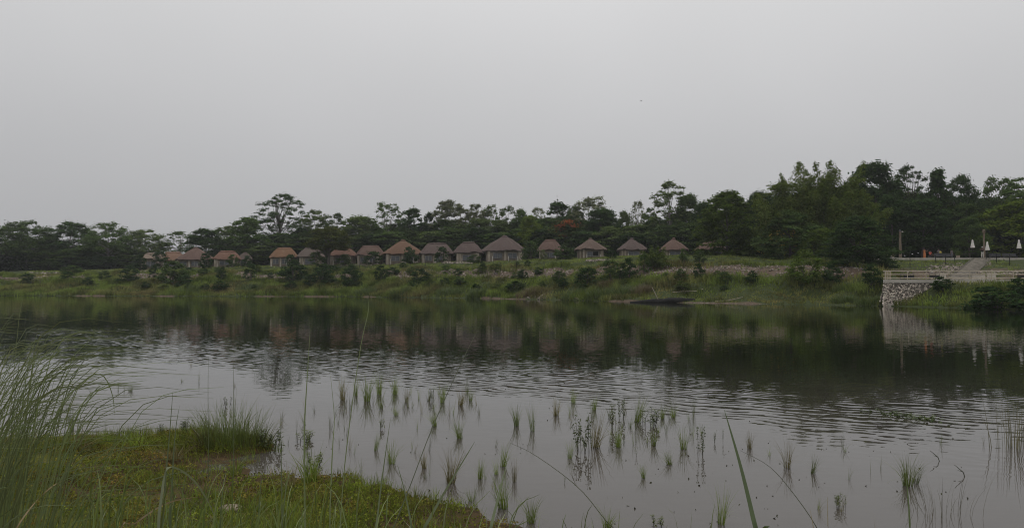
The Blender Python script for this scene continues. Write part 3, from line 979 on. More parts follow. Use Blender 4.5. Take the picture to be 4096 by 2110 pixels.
# ------------------------------------------------------------------ trees: skyline ones, by sight
TREES = [  # name, kind, px, top, half, D, colour, label
    ('umbrella_tree', 'umbrella', -20, 903, 95, 214, MD, 'flat topped tree cut off by the left edge of the photo'),
    ('umbrella_tree', 'umbrella', 105, 886, 98, 216, MD, 'broad flat topped tree with sky gaps, tallest near the left edge'),
    ('umbrella_tree', 'umbrella', 282, 890, 95, 222, DK, 'spreading tree with ragged flat top, second broad crown from the left edge'),
    ('umbrella_tree', 'umbrella', 430, 894, 88, 218, MD, 'spreading tree with dense flat crown between two ragged ones, left of the huts'),
    ('umbrella_tree', 'umbrella', 578, 921, 84, 224, LT, 'low spreading tree with see through right side, behind the leftmost hut'),
    ('spindly_tree', 'sparse', 715, 926, 62, 228, MD, 'thin spindly tree in the dip of the treeline behind the third hut'),
    ('round_tree', 'round', 822, 918, 58, 208, DK, 'dark compact ball shaped tree behind the third and fourth huts'),
    ('forest_tree', 'oval', 912, 905, 52, 222, LT, 'pale upright tree between the ball shaped tree and the tall airy one'),
    ('forest_tree', 'dome', 985, 872, 62, 212, MD, 'dense dark tree leaning against the left of the tall airy tree'),
    ('tall_airy_tree', 'loose', 1124, 778, 92, 226, DK, 'tallest airy tree of the left half, open crown with clumped leaves against the sky'),
    ('forest_tree', 'oval', 1262, 843, 48, 220, LT, 'light green upright tree just right of the tall airy tree'),
    ('forest_tree', 'loose', 1345, 856, 50, 218, MD, 'loose crowned tree above the dome shaped yellowish tree'),
    ('forest_tree', 'dome', 1440, 868, 66, 214, LT, 'rounded tree behind the ninth hut, before the tall oval crown'),
    ('forest_tree', 'oval', 1552, 812, 56, 212, MD, 'tall oval crowned tree behind the gap left of the orange roof'),
    ('teak_tree', 'teak', 1650, 836, 48, 208, DK, 'big leaved tree with jagged outline above the large orange roof'),
    ('teak_tree', 'teak', 1716, 852, 26, 212, DK, 'small jagged tree in the notch right of the orange roof'),
    ('forest_tree', 'oval', 1795, 806, 66, 210, PL, 'pale tall tree with sky showing through, above the longest ridge'),
    ('forest_tree', 'oval', 1900, 820, 46, 207, PL, 'pale tree with slim open crown left of the largest hut'),
    ('forest_tree', 'sparse', 1966, 822, 36, 206, LT, 'thin pale tree directly left above the largest hut peak'),
    ('forest_tree', 'oval', 2030, 829, 42, 203, MD, 'loose dark green tree directly above the largest hut peak'),
    ('forest_tree', 'dome', 2082, 840, 36, 200, MD, 'small rounded tree just right of the largest hut peak'),
    ('forest_tree', 'sparse', 2152, 832, 36, 200, PL, 'yellowish thin tree beside the dark big leaved tree'),
    ('yellow_green_tree', 'dome', 2120, 865, 40, 186, YG, 'yellow green low tree behind the right slope of the largest roof'),
    ('teak_tree', 'teak', 2234, 810, 56, 198, DK, 'dark tree with large round leaf clumps above the red flowering tree'),
    ('forest_tree', 'oval', 2300, 826, 36, 198, MD, 'slim tree between the dark leaf clumps and the pale dry crown'),
    ('dry_tree', 'sparse', 2375, 792, 76, 196, PL, 'pale half bare tree with fine twigs above the worn cone roof'),
    ('forest_tree', 'dome', 2410, 838, 62, 186, DK, 'dark dome tree beneath the pale half bare crown'),
    ('forest_tree', 'dome', 2494, 848, 34, 190, LT, 'low light tree in the notch left of the third hut from the right'),
    ('dry_tree', 'sparse', 2552, 806, 34, 192, PL, 'narrow dry tree with bare whitish twigs above the third hut from the right'),
    ('forest_tree', 'oval', 2602, 834, 28, 186, MD, 'slim dark tree left of the tall layered tree'),
    ('layered_tree', 'layered', 2682, 727, 70, 180, LT, 'tall tree with leaf layers rising alone above the second hut from the right'),
    ('forest_tree', 'dome', 2755, 782, 50, 176, MD, 'rounded tree at the right shoulder of the tall layered tree'),
    ('forest_tree', 'dome', 2820, 812, 42, 172, DK, 'dark low tree between the layered tree and the big leafy one'),
    ('leafy_tree', 'bigleaf', 2912, 772, 102, 138, BR, 'big bushy leafy tree standing forward on the bank by the rightmost hut'),
    ('forest_tree', 'dome', 3040, 770, 62, 150, DK, 'dark tree filling the space between the big leafy tree and the bamboo'),
    ('forest_tree', 'dome', 3495, 658, 92, 146, DK, 'tall dark tree with flat clumped top just right of the bamboo'),
    ('forest_tree', 'loose', 3642, 666, 70, 150, DK, 'tall dark tree with open clumped right edge above the capped wooden pillar'),
    ('pointed_tree', 'cone', 3756, 683, 52, 146, DK, 'dark pointed tree rising above the people on the terrace'),
    ('forest_tree', 'umbrella', 3846, 706, 66, 150, DK, 'dark spreading tree right of the pointed one'),
    ('forest_tree', 'umbrella', 4000, 718, 98, 156, MD, 'wide flat topped tree with light gaps above the white parasols'),
    ('forest_tree', 'layered', 4160, 690, 120, 138, MD, 'tree reaching in from the right edge with high leafy branches'),
    ('yellow_green_tree', 'bigleaf', 4090, 806, 125, 136, YG, 'bright yellow green tree at the right edge behind the parasols'),
    ('forest_tree', 'dome', 3690, 800, 80, 136, DK, 'dark tree hanging low over the people on the terrace'),
    ('forest_tree', 'dome', 3880, 872, 55, 130, MD, 'low green tree behind the leftmost white parasol'),
    ('forest_tree', 'dome', 3575, 790, 70, 134, DK, 'dark tree standing right behind the capped wooden pillar'),
    ('flowering_shrub_tree', 'bigleaf', 3160, 848, 100, 124, MD, 'wide dark shrub tree sprinkled with yellow flowers below the bamboo'),
    ('bright_tree', 'bigleaf', 3290, 918, 68, 118, BR, 'small bright green tree before the bamboo, between two darker ones'),
    ('dark_bank_tree', 'bigleaf', 3432, 872, 112, 107, DK, 'large dark tree overhanging the bank left of the pier'),
    ('dome_tree', 'lone', 1314, 910, 68, 180, (0.078, 0.092, 0.020), 'dome shaped yellowish green tree standing forward among the huts'),
]
BASEY = {'dome_tree': 1058, 'dark_bank_tree': 1122, 'leafy_tree': 1062, 'bright_tree': 1062, 'flowering_shrub_tree': 1062}
for nm, kind, px, yt, hf, D, c, lab in TREES:
    r, cr = plant_tree(nm, kind, px, yt, hf, D, c, lab, ybase=BASEY.get(nm))
    if nm == 'flowering_shrub_tree':
        rng = np.random.default_rng(5)
        P = crown_points(rng, 'dome', 130, 5.6, 1.5, 9.6)
        V, Fc = leaf_quads(np.repeat(P, 3, 0) + rng.normal(size=(390, 3)) * .16, rng.normal(size=(390, 3)), np.full(390, 0.26), 0.9, rng)
        b = new_obj('blossom', np_mesh('blossom', V, Fc, M_FLOWER), r)
        b.scale = cr.scale; b.color = (0.45, 0.33, 0.06, 1)

# red flowering tree behind the huts
r, cr = plant_tree('flame_tree', 'dome', 2262, 884, 58, 184, DK, 'dark tree with a spray of orange red blossoms behind the huts')
rng = np.random.default_rng(6)
V_, F_ = [], []
P = []
for cx_, cz_, k in ((-1.4, 11.7, 130), (0.4, 12.9, 180), (1.9, 11.6, 80), (-0.6, 8.3, 80), (-1.9, 10.2, 50)):
    P.append(np.array([cx_, -3.6, cz_]) + rng.normal(size=(k, 3)) * np.array([0.85, 0.7, 0.36]))
P = np.concatenate(P)
V, Fc = leaf_quads(P, rng.normal(size=P.shape) + np.array([0, -0.4, 0.8]), np.full(len(P), 0.28), 0.8, rng)
b = new_obj('blossom', np_mesh('blossom', V, Fc, M_FLOWER), r)
r.rotation_euler = (0, 0, 0)
b.scale = cr.scale; b.color = (0.34, 0.095, 0.04, 1)

# ------------------------------------------------------------------ the lower canopy that fills the forest behind
LANDM = [(-200, 'left edge of the photo')] + [((h[0] + h[1]) / 2, NICK[k]) for k, h in enumerate(HUTS)] + [
    (3050, 'space right of the rightmost hut'), (3250, 'bamboo'), (3440, 'dark tree left of the pier'), (3602, 'capped wooden pillar'),
    (3700, 'woman in orange'), (3833, 'potted shrub'), (3938, 'bare wooden pillar'), (4078, 'rightmost parasol')]
SKYX = [-100, 100, 430, 600, 740, 820, 900, 1000, 1124, 1262, 1440, 1552, 1700, 1795, 1900, 2030, 2234, 2375, 2500, 2690, 2820, 2912, 3100, 3300, 3500, 3650, 3760, 3900, 4000, 4200]
SKYY = [955, 945, 955, 975, 1000, 970, 945, 905, 915, 890, 895, 870, 885, 865, 865, 865, 850, 850, 870, 845, 840, 800, 770, 720, 710, 730, 745, 775, 785, 790]
fill = []
rngf = np.random.default_rng(77)
for row, (dD, dy, step) in enumerate(((24, 24, 70), (11, 56, 84))):
    px = -110 + row * 33
    while px < 4230:
        D = float(np.interp(px, [0, 600, 1600, 2020, 2400, 2900, 3100, 4200], [208, 207, 196, 184, 172, 158, 142, 138])) + dD * 0.75 + rngf.uniform(-3, 3)
        y = float(np.interp(px, SKYX, SKYY)) + dy + rngf.uniform(-12, 22)
        if not (row == 1 and 3050 < px < 3420):
            fill.append((px, y, rngf.uniform(56, 84) * (1.15 if px > 2900 else 1), D, row))
        px += step * rngf.uniform(0.8, 1.2)
used = {}
fill.sort()
for px, y, hf, D, row in fill:
    near_l = min(LANDM, key=lambda q: abs(q[0] - px))[1]
    used.setdefault((near_l, row), []).append((px, y, hf, D))
for (lm, row), items in used.items():
    for k, (px, y, hf, D) in enumerate(items):
        side = '' if len(items) == 1 else (['left ', 'right '][k] if len(items) == 2 else ORD[k] + ' from left ')
        what = ('back forest tree by the ' if row == 0 else 'low shaded tree by the ') + lm
        lab = (side + 'one of ' if side else '') + (what if not side else what.replace(' tree ', ' trees ', 1))
        col = [DK, MD, DK, (0.048, 0.070, 0.022), LT, MD][int(rngf.integers(0, 6))]
        if px > 3000: col = [DK, DK, MD, (0.040, 0.055, 0.014), DK][int(rngf.integers(0, 5))]
        plant_tree('forest_tree', ['dome', 'dome', 'round', 'cone', 'dome'][int(rngf.integers(0, 5))], px, y, hf, D, col, lab)

# undergrowth closing the forest floor
rng = np.random.default_rng(8)
n = 26000
PX = rng.uniform(-150, 4260, n)
DD = np.interp(PX, [0, 600, 1600, 2020, 2400, 2900, 3100, 4200], [210, 209, 199, 187, 176, 162, 140, 134]) + rng.uniform(0, 16, n)
XX = (PX - CX) / F * DD
ZZ = far_z(XX, DD) + rng.uniform(0, 1, n) ** 1.3 * (2.2 + 2.6 * vnoise(XX * 0.3, DD * 0.1, 5))
V, Fc = leaf_quads(np.stack([XX, DD, ZZ], 1), rng.normal(size=(n, 3)) + np.array([0, -0.5, 0.5]), rng.uniform(0.6, 1.1, n), 0.7, rng)
o = new_obj('undergrowth', np_mesh('undergrowth', V, Fc, leaf_mat('undergrowth_leaf', 0.3, 0.4, False, (0.028, 0.040, 0.016), spec=False)))
tag(o, 'dark leafy undergrowth on the forest floor behind the huts', 'undergrowth', kind='stuff')


# ------------------------------------------------------------------ bamboo
def bamboo_clump(x, y, culms, name, label, seed, col):
    rng = np.random.default_rng(seed)
    zb = fz(x, y) - 0.1
    root = empty(name, (x, y, zb), 0, label, 'bamboo', 'trees of the forest behind the huts')
    mb = MB()
    Ps, Ns, Ls = [], [], []
    for (dx, dy, H, lx, ly, plume) in culms:
        b = np.array([rng.normal() * 0.8 + dx * .3, rng.normal() * 0.8, 0])
        ts = np.linspace(0, 1, 12)
        path = [b + np.array([dx * .7 * t + lx * t ** 3, dy * t + ly * t ** 3, H * (t - 0.10 * (abs(lx) / 3) * t ** 3)]) for t in ts]
        mb.tube(path, list(np.linspace(0.07, 0.015, 12)), 5, False)
        path = np.array(path)
        m = int(1500 if not plume else 760)
        t = (rng.uniform(0.06, 1.0, m)) ** 0.75
        pi = np.stack([np.interp(t, ts, path[:, q]) for q in range(3)], 1)
        wd = (0.75 + 1.9 * np.clip((1 - t) * 2.6, 0, 1) ** 0.8) * (0.6 if plume else 1.0)
        # sprays: leaves gather on side branches
        br = rng.integers(0, 60, m)
        ba = np.random.default_rng(seed + 9).uniform(0, 6.28, 60)[br] + rng.normal(size=m) * 0.25
        rad = rng.uniform(0, 1, m) ** 0.6 * wd
        P = pi + np.stack([np.cos(ba) * rad, np.sin(ba) * rad, -0.30 * rad + rng.normal(size=m) * 0.16], 1)
        Ps.append(P)
        Ns.append(np.stack([np.cos(ba) * 0.8, np.sin(ba) * 0.8, np.full(m, 0.7)], 1) + rng.normal(size=(m, 3)) * 0.35)
        Ls.append(rng.uniform(0.30, 0.62, m))
    zmax = max(c[2] for c in culms)
    C = np.stack([rng.uniform(-5.2, 5.2, 75), rng.uniform(-3.5, 3, 75), rng.uniform(2.0, zmax * .76, 75)], 1)
    C = C[(C[:, 0] / 5.6) ** 2 + ((C[:, 2] - 4) / (zmax * .76)) ** 2 < .9]
    Pc, Nc, Lc = clump_leaves(C, np.full(len(C), 1.25), 150, .46, .62, rng, .5)
    Pc[:, 2] -= .3 * np.hypot(Pc[:, 0] - np.repeat(0, len(Pc)), 0) * 0
    Ps.append(Pc); Ns.append(Nc); Ls.append(Lc)
    V, Fc = leaf_quads(np.concatenate(Ps), np.concatenate(Ns), np.concatenate(Ls), 0.38, rng)
    c = new_obj('crown', np_mesh('crown', V, Fc, M_LEAF), root)
    c.color = (*col, 1)
    mb.build('culms', rough_mat('green_culm', (0.06, 0.075, 0.025), (0.12, 0.13, 0.05), 3.0, 0.6), root)
    return root


DB = 128.0
gb = lambda px: (xat(px, DB), DB)


def culm(px0, px1, y1, plume=False, dy=0.0):
    zb = 6.6
    zt = at(px1, y1, DB)[2]
    x0, x1 = xat(px0, DB), xat(px1, DB)
    dx = (x1 - x0)
    return (dx * 0.9, dy, zt - zb, dx * 0.37, dy * 0.3, plume)


bx, by = gb(3170)
bamboo_clump(bx, by, [culm(3170, p, y, pl, d) for p, y, pl, d in (
    (3050, 790, 0, -1), (3075, 760, 0, 1), (3105, 735, 0, -2), (3122, 695, 1, 0), (3150, 715, 0, 1), (3188, 658, 0, -1), (3200, 700, 0, 2), (3230, 705, 0, -2),
    (3135, 800, 0, -3), (3060, 850, 0, -2), (3225, 780, 0, -3), (3180, 780, 0, -3.5), (3100, 860, 0, -3), (3250, 745, 0, -1))], 'bamboo_clump', 'green bamboo clump, the left half of the tall feathery stand', 61, (0.100, 0.132, 0.028))
bx, by = gb(3330)
bamboo_clump(bx, by, [culm(3330, p, y, pl, d) for p, y, pl, d in (
    (3262, 660, 1, 1), (3282, 636, 1, 0), (3318, 642, 0, -1), (3340, 680, 0, 1), (3350, 668, 0, 0), (3372, 705, 0, -1), (3415, 622, 1, 0), (3395, 690, 0, 1),
    (3425, 745, 0, -1), (3455, 760, 0, 0), (3290, 730, 0, -3), (3345, 770, 0, -3.5), (3420, 810, 0, -3), (3280, 800, 0, -4), (3370, 840, 0, -4), (3465, 820, 0, -2))],
    'bamboo_clump', 'green bamboo clump with the highest pale plumes, the right half of the stand', 62, (0.090, 0.122, 0.024))

# ------------------------------------------------------------------ bushes
def bush_proto(seed, H, R, ncl, rc, per, ls, flat=0.75):
    rng = np.random.default_rng(seed)
    C = crown_points(rng, 'dome', ncl, R - rc * .5, rc * .3, H - rc * .6)
    P, N, L = clump_leaves(C, rc * rng.uniform(.6, 1.3, ncl), per, ls, flat, rng)
    V, Fc = leaf_quads(P, N, L, 0.6, rng)
    fol = np_mesh('foliage', V, Fc, M_LEAF)
    mb = MB()
    for k in range(9):
        c = C[int(rng.integers(0, ncl))]
        mb.tube([(0.1 * math.cos(k), 0.1 * math.sin(k), -0.1), c * np.array([.4, .4, .55]), c], [0.05, 0.035, 0.012], 5, False)
    me = bpy.data.meshes.new('stems'); me.from_pydata(mb.v, [], mb.f); me.materials.append(M_BARK)
    return me, fol, H, R


BUSH = [bush_proto(1, 3, 2.0, 34, 0.55, 70, 0.26), bush_proto(2, 3, 2.0, 28, 0.6, 80, 0.28), bush_proto(3, 3, 2.0, 40, 0.5, 60, 0.24), bush_proto(4, 3, 2.0, 22, 0.6, 55, 0.30)]


def plant_bush(px, yt, yb, wpx, col, label, name='bush', group=None, k=None, cat='bush', D=None):
    p = hit_far(px, yb) if D is None else np.array([xat(px, D), D, 0])
    D = p[1]
    if yb < 1070 and px < 2920 and D > HUT_D(px) - 7:
        D = HUT_D(px) - 7
        p = np.array([xat(px, D), D, 0])
    zb = fz(p[0], D) - 0.15
    h = (at(px, yt, D)[2] - zb) * 1.1
    w = wpx / 2 / F * D * 1.15
    st, fo, H, R = BUSH[(k if k is not None else int(RNG.integers(0, 4)))]
    r = empty(name, (p[0], D, zb), RNG.uniform(0, 6.28), label, cat, group)
    a = new_obj('stems', st, r); b = new_obj('foliage', fo, r)
    a.scale = b.scale = (w / R, w / R, h / H)
    v = RNG.uniform(.9, 1.1)
    b.color = (col[0] * v, col[1] * v, col[2] * v, 1)
    return r


GB = 'bushes on the far bank'
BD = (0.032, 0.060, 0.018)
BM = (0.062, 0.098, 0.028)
BUSHES = [
    (115, 1096, 1136, 66, BD, 'dark bush low on the bank nearest the left edge, under the pale rubble'),
    (270, 1088, 1128, 60, BD, 'dark bush on the bank left of the leftmost hut, right of the rubble'),
    (287, 1062, 1096, 84, BM, 'soft pale green bush on top of the bank left of the leftmost hut'),
    (354, 1108, 1140, 44, BD, 'small dark bush low on the slope between rubble and leftmost hut'),
    (418, 1084, 1116, 50, BD, 'dark bush at the crest, midway between the left edge and the second hut'),
    (513, 1064, 1128, 86, BD, 'large dark bush on the slope below left of the leftmost hut'),
    (613, 1064, 1116, 42, BD, 'narrow dark bush on the slope directly below the leftmost hut'),
    (690, 1048, 1140, 116, BM, 'biggest leafy bush of the left bank, below the second hut from the left'),
    (740, 1100, 1146, 70, BD, 'dark low bush at the right foot of the biggest left bush'),
    (888, 1068, 1124, 36, BD, 'thin leaning bush on the slope below the fourth hut from the left'),
    (1003, 1056, 1120, 60, BD, 'dark round bush on the slope below the gap in the hut row'),
    (641, 1008, 1066, 78, BD, 'dark bush hiding the wall of the leftmost hut'),
    (560, 1020, 1068, 60, BD, 'dark bush at the left end of the leftmost hut'),
    (820, 1014, 1066, 54, BD, 'dark bush against the right wall of the third hut from the left'),
    (931, 1020, 1064, 50, BM, 'green bush at the right corner of the fourth hut from the left'),
    (986, 1024, 1064, 44, BD, 'small bush before the smallest grey hut'),
    (1080, 1092, 1120, 34, BD, 'small dark bush on the slope below left of the orange thatched hut'),
    (1175, 1046, 1124, 112, BD, 'large dark bush below the hut with bright orange thatch'),
    (1287, 1060, 1140, 112, BD, 'large dark bush on the slope below the dome shaped tree'),
    (1244, 1100, 1146, 60, BD, 'small bush between the two large dark ones below the dome shaped tree'),
    (1402, 1060, 1150, 80, BD, 'tall dark bush on the slope right of the dome shaped tree'),
    (1525, 1064, 1124, 58, BD, 'dark bush on the slope below left of the large orange roof'),
    (1677, 1076, 1138, 92, BD, 'wide dark bush on the slope below right of the large orange roof'),
    (1159, 1020, 1060, 54, BD, 'bush before the middle of the hut with bright orange thatch'),
    (1268, 1010, 1056, 78, BM, 'bush at the foot of the dome shaped tree, left of its trunk'),
    (1378, 1018, 1048, 66, BM, 'low green bush at the wall of the hut right of the dome shaped tree'),
    (1494, 1008, 1050, 92, BD, 'wide bush covering the right wall of the hut left of the orange roof'),
    (1641, 990, 1048, 68, BD, 'dark green bush in front of the large orange roofed hut'),
    (1768, 990, 1044, 66, BD, 'dark green bush in front of the hut with the longest ridge'),
    (1900, 1020, 1044, 66, BM, 'low bush at the corner left of the largest hut'),
    (1931, 1046, 1082, 36, BD, 'small bush on the grass crest below left of the largest hut'),
    (1613, 1050, 1072, 32, BD, 'small bush on the grass crest below the large orange roof'),
    (2126, 968, 1036, 84, BM, 'tall green bush filling the gap right of the largest hut'),
    (2255, 984, 1032, 86, BM, 'rounded green bush against the right side of the lumpy ridged hut'),
    (2173, 1000, 1034, 36, PL, 'pale dry bush before the lumpy ridged hut'),
    (2577, 1018, 1092, 62, BM, 'leafy bush at the crest below left of the bright palm like shrub'),
    (2736, 996, 1050, 46, BM, 'green bush in front of the second hut from the right'),
    (2446, 996, 1032, 44, BD, 'dark bush between the two round huts'),
    (2800, 1004, 1050, 50, BM, 'green bush left of the rightmost hut'),
    (2112, 1042, 1068, 32, BD, 'small dark bush on the crest below right of the largest hut'),
    (2092, 1080, 1120, 46, BD, 'dark bush on the pale stones below the largest hut'),
    (2239, 1084, 1128, 62, BM, 'bush on the pale stones below the lumpy ridged hut'),
    (2070, 1046, 1066, 26, BD, 'tiny bush at the grass edge under the largest hut'),
    (2350, 1074, 1142, 110, BD, 'large dark bush on the slope below the worn cone roofed hut'),
    (2446, 1044, 1124, 104, BM, 'large bush rising up the slope left of the clean cone roofed hut'),
    (2518, 1036, 1120, 86, BD, 'dark bush just below the clean cone roofed hut'),
    (2724, 1076, 1118, 62, BM, 'bush on the red earth below the second hut from the right'),
    (2796, 1056, 1118, 54, BD, 'narrow dark bush on the red earth below the rightmost hut'),
    (2900, 1088, 1126, 64, BM, 'low bush on the red earth below the big leafy tree'),
    (3010, 1084, 1128, 56, BD, 'low dark bush on the red earth right of the big leafy tree'),
    (3225, 1012, 1132, 146, BR, 'rounded bright leafy bush on the slope left of the large dark bank tree'),
    (3330, 1060, 1140, 90, BD, 'dark bush in the shade right of the rounded bright bush'),
    (3490, 1060, 1140, 90, BD, 'dark bush in the shade between bank tree and pier'),
]
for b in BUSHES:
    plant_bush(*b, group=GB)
for px, yt, yb, w, lab in ((3985, 1150, 1236, 250, 'large dark bush mass hanging over the water at the right edge'),
                           (3770, 1108, 1160, 90, 'dark bush spilling over the slab edge of the pier'),
                           (4085, 1115, 1200, 120, 'dark bush on the mound below the right end of the railing')):
    plant_bush(px, yt, yb, w, BD, lab, group=GB)

# small shrubs strewn over the slope under every hut
rngb = np.random.default_rng(88)
for k, h in enumerate(HUTS):
    cxh = (h[0] + h[1]) / 2
    for sd, off in (('left', -38), ('right', 40)):
        for lv, yy in (('upper', 1098), ('lower', 1144)):
            if rngb.uniform() < .25 or (k in (4,) and sd == 'left'): continue
            px = cxh + off + rngb.uniform(-14, 14)
            yb = yy + rngb.uniform(-10, 16) + (8 if px > 2300 else 0)
            sz = rngb.uniform(20, 46)
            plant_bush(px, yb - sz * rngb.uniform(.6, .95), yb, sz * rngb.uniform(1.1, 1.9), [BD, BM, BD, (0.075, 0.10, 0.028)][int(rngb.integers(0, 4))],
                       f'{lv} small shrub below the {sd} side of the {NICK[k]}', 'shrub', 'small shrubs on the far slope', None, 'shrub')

# palm-like shrub
p = hit_far(2621, 1068)
root = empty('palm_shrub', (p[0], p[1], p[2] - .1), 0, 'bright palm like shrub with upright fronds between the two right cone roofs', 'shrub')
rng = np.random.default_rng(3)
Ps, Ns, Ls = [], [], []
for k in range(60):
    a, el = rng.uniform(0, 6.28), rng.uniform(0.35, 1.45)
    L_ = rng.uniform(2.2, 4.6)
    t = rng.uniform(0.15, 1, 70)
    pth = np.stack([np.cos(a) * math.cos(el) * L_ * t, np.sin(a) * math.cos(el) * L_ * t, math.sin(el) * L_ * t - 0.9 * t ** 2.5], 1)
    Ps.append(pth + rng.normal(size=pth.shape) * 0.13)
    Ns.append(rng.normal(size=pth.shape) * .5 + np.array([0, 0, 1.0])); Ls.append(rng.uniform(.25, .5, 70))
V, Fc = leaf_quads(np.concatenate(Ps), np.concatenate(Ns), np.concatenate(Ls), .35, rng)
o = new_obj('fronds', np_mesh('fronds', V, Fc, M_LEAF), root); o.color = (0.075, 0.105, 0.022, 1)
MB().tube([(0, 0, -.1), (0.05, 0, 0.6), (0, 0.05, 1.3)], [.16, .13, .08], 7).build('trunk', M_BARK, root)


# ------------------------------------------------------------------ grass blades
def blades(B, L, az, lean, width, segs=3, face=None, rng=RNG, droop=0.35):
    """B (n,3) bases, L lengths, az azimuths, lean 0..1 (sideways reach / length); tapered bent strips"""
    n = len(B)
    ts = np.linspace(0, 1, segs + 1)
    dirv = np.stack([np.cos(az), np.sin(az), np.zeros(n)], 1)
    fa = az + math.pi / 2 + rng.normal(size=n) * 0.7 if face is None else face
    side = np.stack([np.cos(fa), np.sin(fa), np.zeros(n)], 1)
    V = []
    for t in ts:
        c = B + dirv * (L * lean * t ** 1.8)[:, None] + np.array([0, 0, 1.0]) * (L * (t - droop * lean * lean * t ** 2.5))[:, None]
        w = (width * (1 - t) ** 0.6 * 0.5 + 0.0004)[:, None]
        V.append(c - side * w); V.append(c + side * w)
    V = np.stack(V, 1).reshape(-1, 3)
    k = 2 * (segs + 1)
    base = (np.arange(n) * k)[:, None, None]
    q = np.array([[2 * s, 2 * s + 1, 2 * s + 3, 2 * s + 2] for s in range(segs)])[None]
    return V, (base + q).reshape(-1, 4)


# far bank grass
rng = np.random.default_rng(9)


def far_grass(n, dlo, dhi, hmin, hmax, wid, mat, name, label, xlo=-128, xhi=78, keep=None):
    X = rng.uniform(xlo, xhi, n); d = rng.uniform(dlo, dhi, n)
    Y = W(X) + d
    inplat = (X > plat_edge(Y) - 0.3) & (Y > 87.6) & (Y < 98.2) & (X > 43)
    path = (np.abs(X - np.interp(Y, [97, 119], [58.2, 75.6])) < 1.5) & (Y > 96)
    plaza = (X > 50) & (Y > 118.0)
    ok = ~(inplat | path | plaza)
    dens = (0.35 + 0.65 * vnoise(X * 0.4, Y * 0.4, 51)) * np.where((X > 48) & (Y > 84.5) & (Y < 89), .25, 1)
    dens *= (1 - 0.95 * rip(X, d)) * np.where((d < 0.9) & (vnoise(X * .25, d * 0 + 3, 53) > .62), .25, 1)
    if keep is not None: dens *= keep(X, Y, d)
    ok &= rng.uniform(0, 1, n) < dens
    X, Y, d = X[ok], Y[ok], d[ok]
    # five blades per tuft
    m = 5
    X = np.repeat(X, m) + rng.normal(size=len(X) * m) * 0.16
    Y = np.repeat(Y, m) + rng.normal(size=len(Y) * m) * 0.16
    Z = far_z(X, Y) - 0.05
    tall = (0.45 + 1.0 * vnoise(X * 0.22, Y * 0.3, 52) ** 1.5) * np.where((X > 20) & (X < 43) & (Y - W(X) < 9), .4, 1)
    L = rng.uniform(hmin, hmax, len(X)) * tall
    V, Fc = blades(np.stack([X, Y, Z], 1), L, rng.uniform(0, 6.28, len(X)), rng.uniform(0.1, 0.8, len(X)), np.full(len(X), wid), 2, None, rng)
    o = new_obj(name, np_mesh(name, V, Fc, mat))
    tag(o, label, 'grass', kind='stuff')
    return o


low = lambda X, Y, d: np.where((X > 14) & (X < 43) & (d < 8), 0.8, 1.0)
far_grass(64000, 0.2, 24, 0.5, 1.25, 0.10, M_BANKGRASS, 'bank_grass', 'green and straw coloured grass on the sloping far bank', keep=low)
far_grass(34000, 22.5, 50, 0.20, 0.50, 0.09, M_TOPGRASS, 'crest_grass', 'bright yellow green grass along the top of the far bank',
          keep=lambda X, Y, d: np.where(X > 46, np.where(Y > 111, 1.0, np.where(vnoise(X * .35, Y * .35, 77) > .5, .12, .5)), 1.0))

# grassy hummocks at the waterline: taller tussocks, each a thing
def tussock(px, yb, hpx, wpx, col, label, name='grass_tussock', D=None):
    p = hit_far(px, yb)
    r = np.random.default_rng(int(px))
    n = 420
    w = wpx / 2 / F * p[1]; h = hpx / F * p[1]
    a = r.uniform(0, 6.28, n); q = r.uniform(0, 1, n) ** .5 * w
    X, Y = q * np.cos(a), q * np.sin(a) * .6
    Z = far_z(X + p[0], Y + p[1]) - p[2] - 0.05
    V, Fc = blades(np.stack([X, Y, Z], 1), h * r.uniform(.6, 1.1, n) * (1 - .4 * (q / w) ** 2), a + r.normal(size=n) * .5, r.uniform(.1, .8, n), np.full(n, .09), 2, None, r)
    o = new_obj(name, np_mesh(name, V, Fc, M_TUFT))
    o.location = p
    o.color = (*col, 1)
    tag(o, label, 'grass tussock', 'tall grass tussocks along the far waterline')


TG = (0.085, 0.120, 0.028); TB = (0.14, 0.11, 0.055)
for px, yb, hpx, wpx, c, lab in (
        (1600, 1180, 44, 90, TG, 'green tussock above the waterline below the orange roofed hut'), (1800, 1178, 40, 110, TG, 'green tussock above the waterline below the longest ridged hut'),
        (1905, 1186, 46, 80, TG, 'green tussock at the waterline left below the largest hut'), (2060, 1162, 34, 90, TG, 'grey green tussock below the largest hut'),
        (2120, 1176, 38, 110, TB, 'brownish tussock on the low bank right below the largest hut'), (2300, 1186, 44, 120, TG, 'green tussock on the bank left of the black boat'),
        (2400, 1190, 56, 110, TG, 'tall tussock close to the left tip of the boat'), (2490, 1184, 58, 100, TG, 'tall tussock rising behind the bow of the boat'),
        (2560, 1178, 50, 90, TB, 'brownish tussock behind the middle of the boat'), (2420, 1150, 44, 60, TB, 'straw coloured tussock high on the slope behind the boat'),
        (3380, 1206, 36, 110, TG, 'green tussock at the waterline below the large dark bank tree'), (3480, 1212, 40, 110, TG, 'green tussock at the water directly left of the pier'),
        (3380, 1160, 34, 100, TG, 'green tussock on the slope below the large dark bank tree'), (1000, 1170, 36, 120, TG, 'green tussock near the water below the hut gap'),
        (760, 1172, 34, 120, TG, 'green tussock near the water below the third hut'), (1460, 1176, 36, 90, TG, 'green tussock near the water below the ninth hut')):
    tussock(px, yb, hpx, wpx, c, lab)

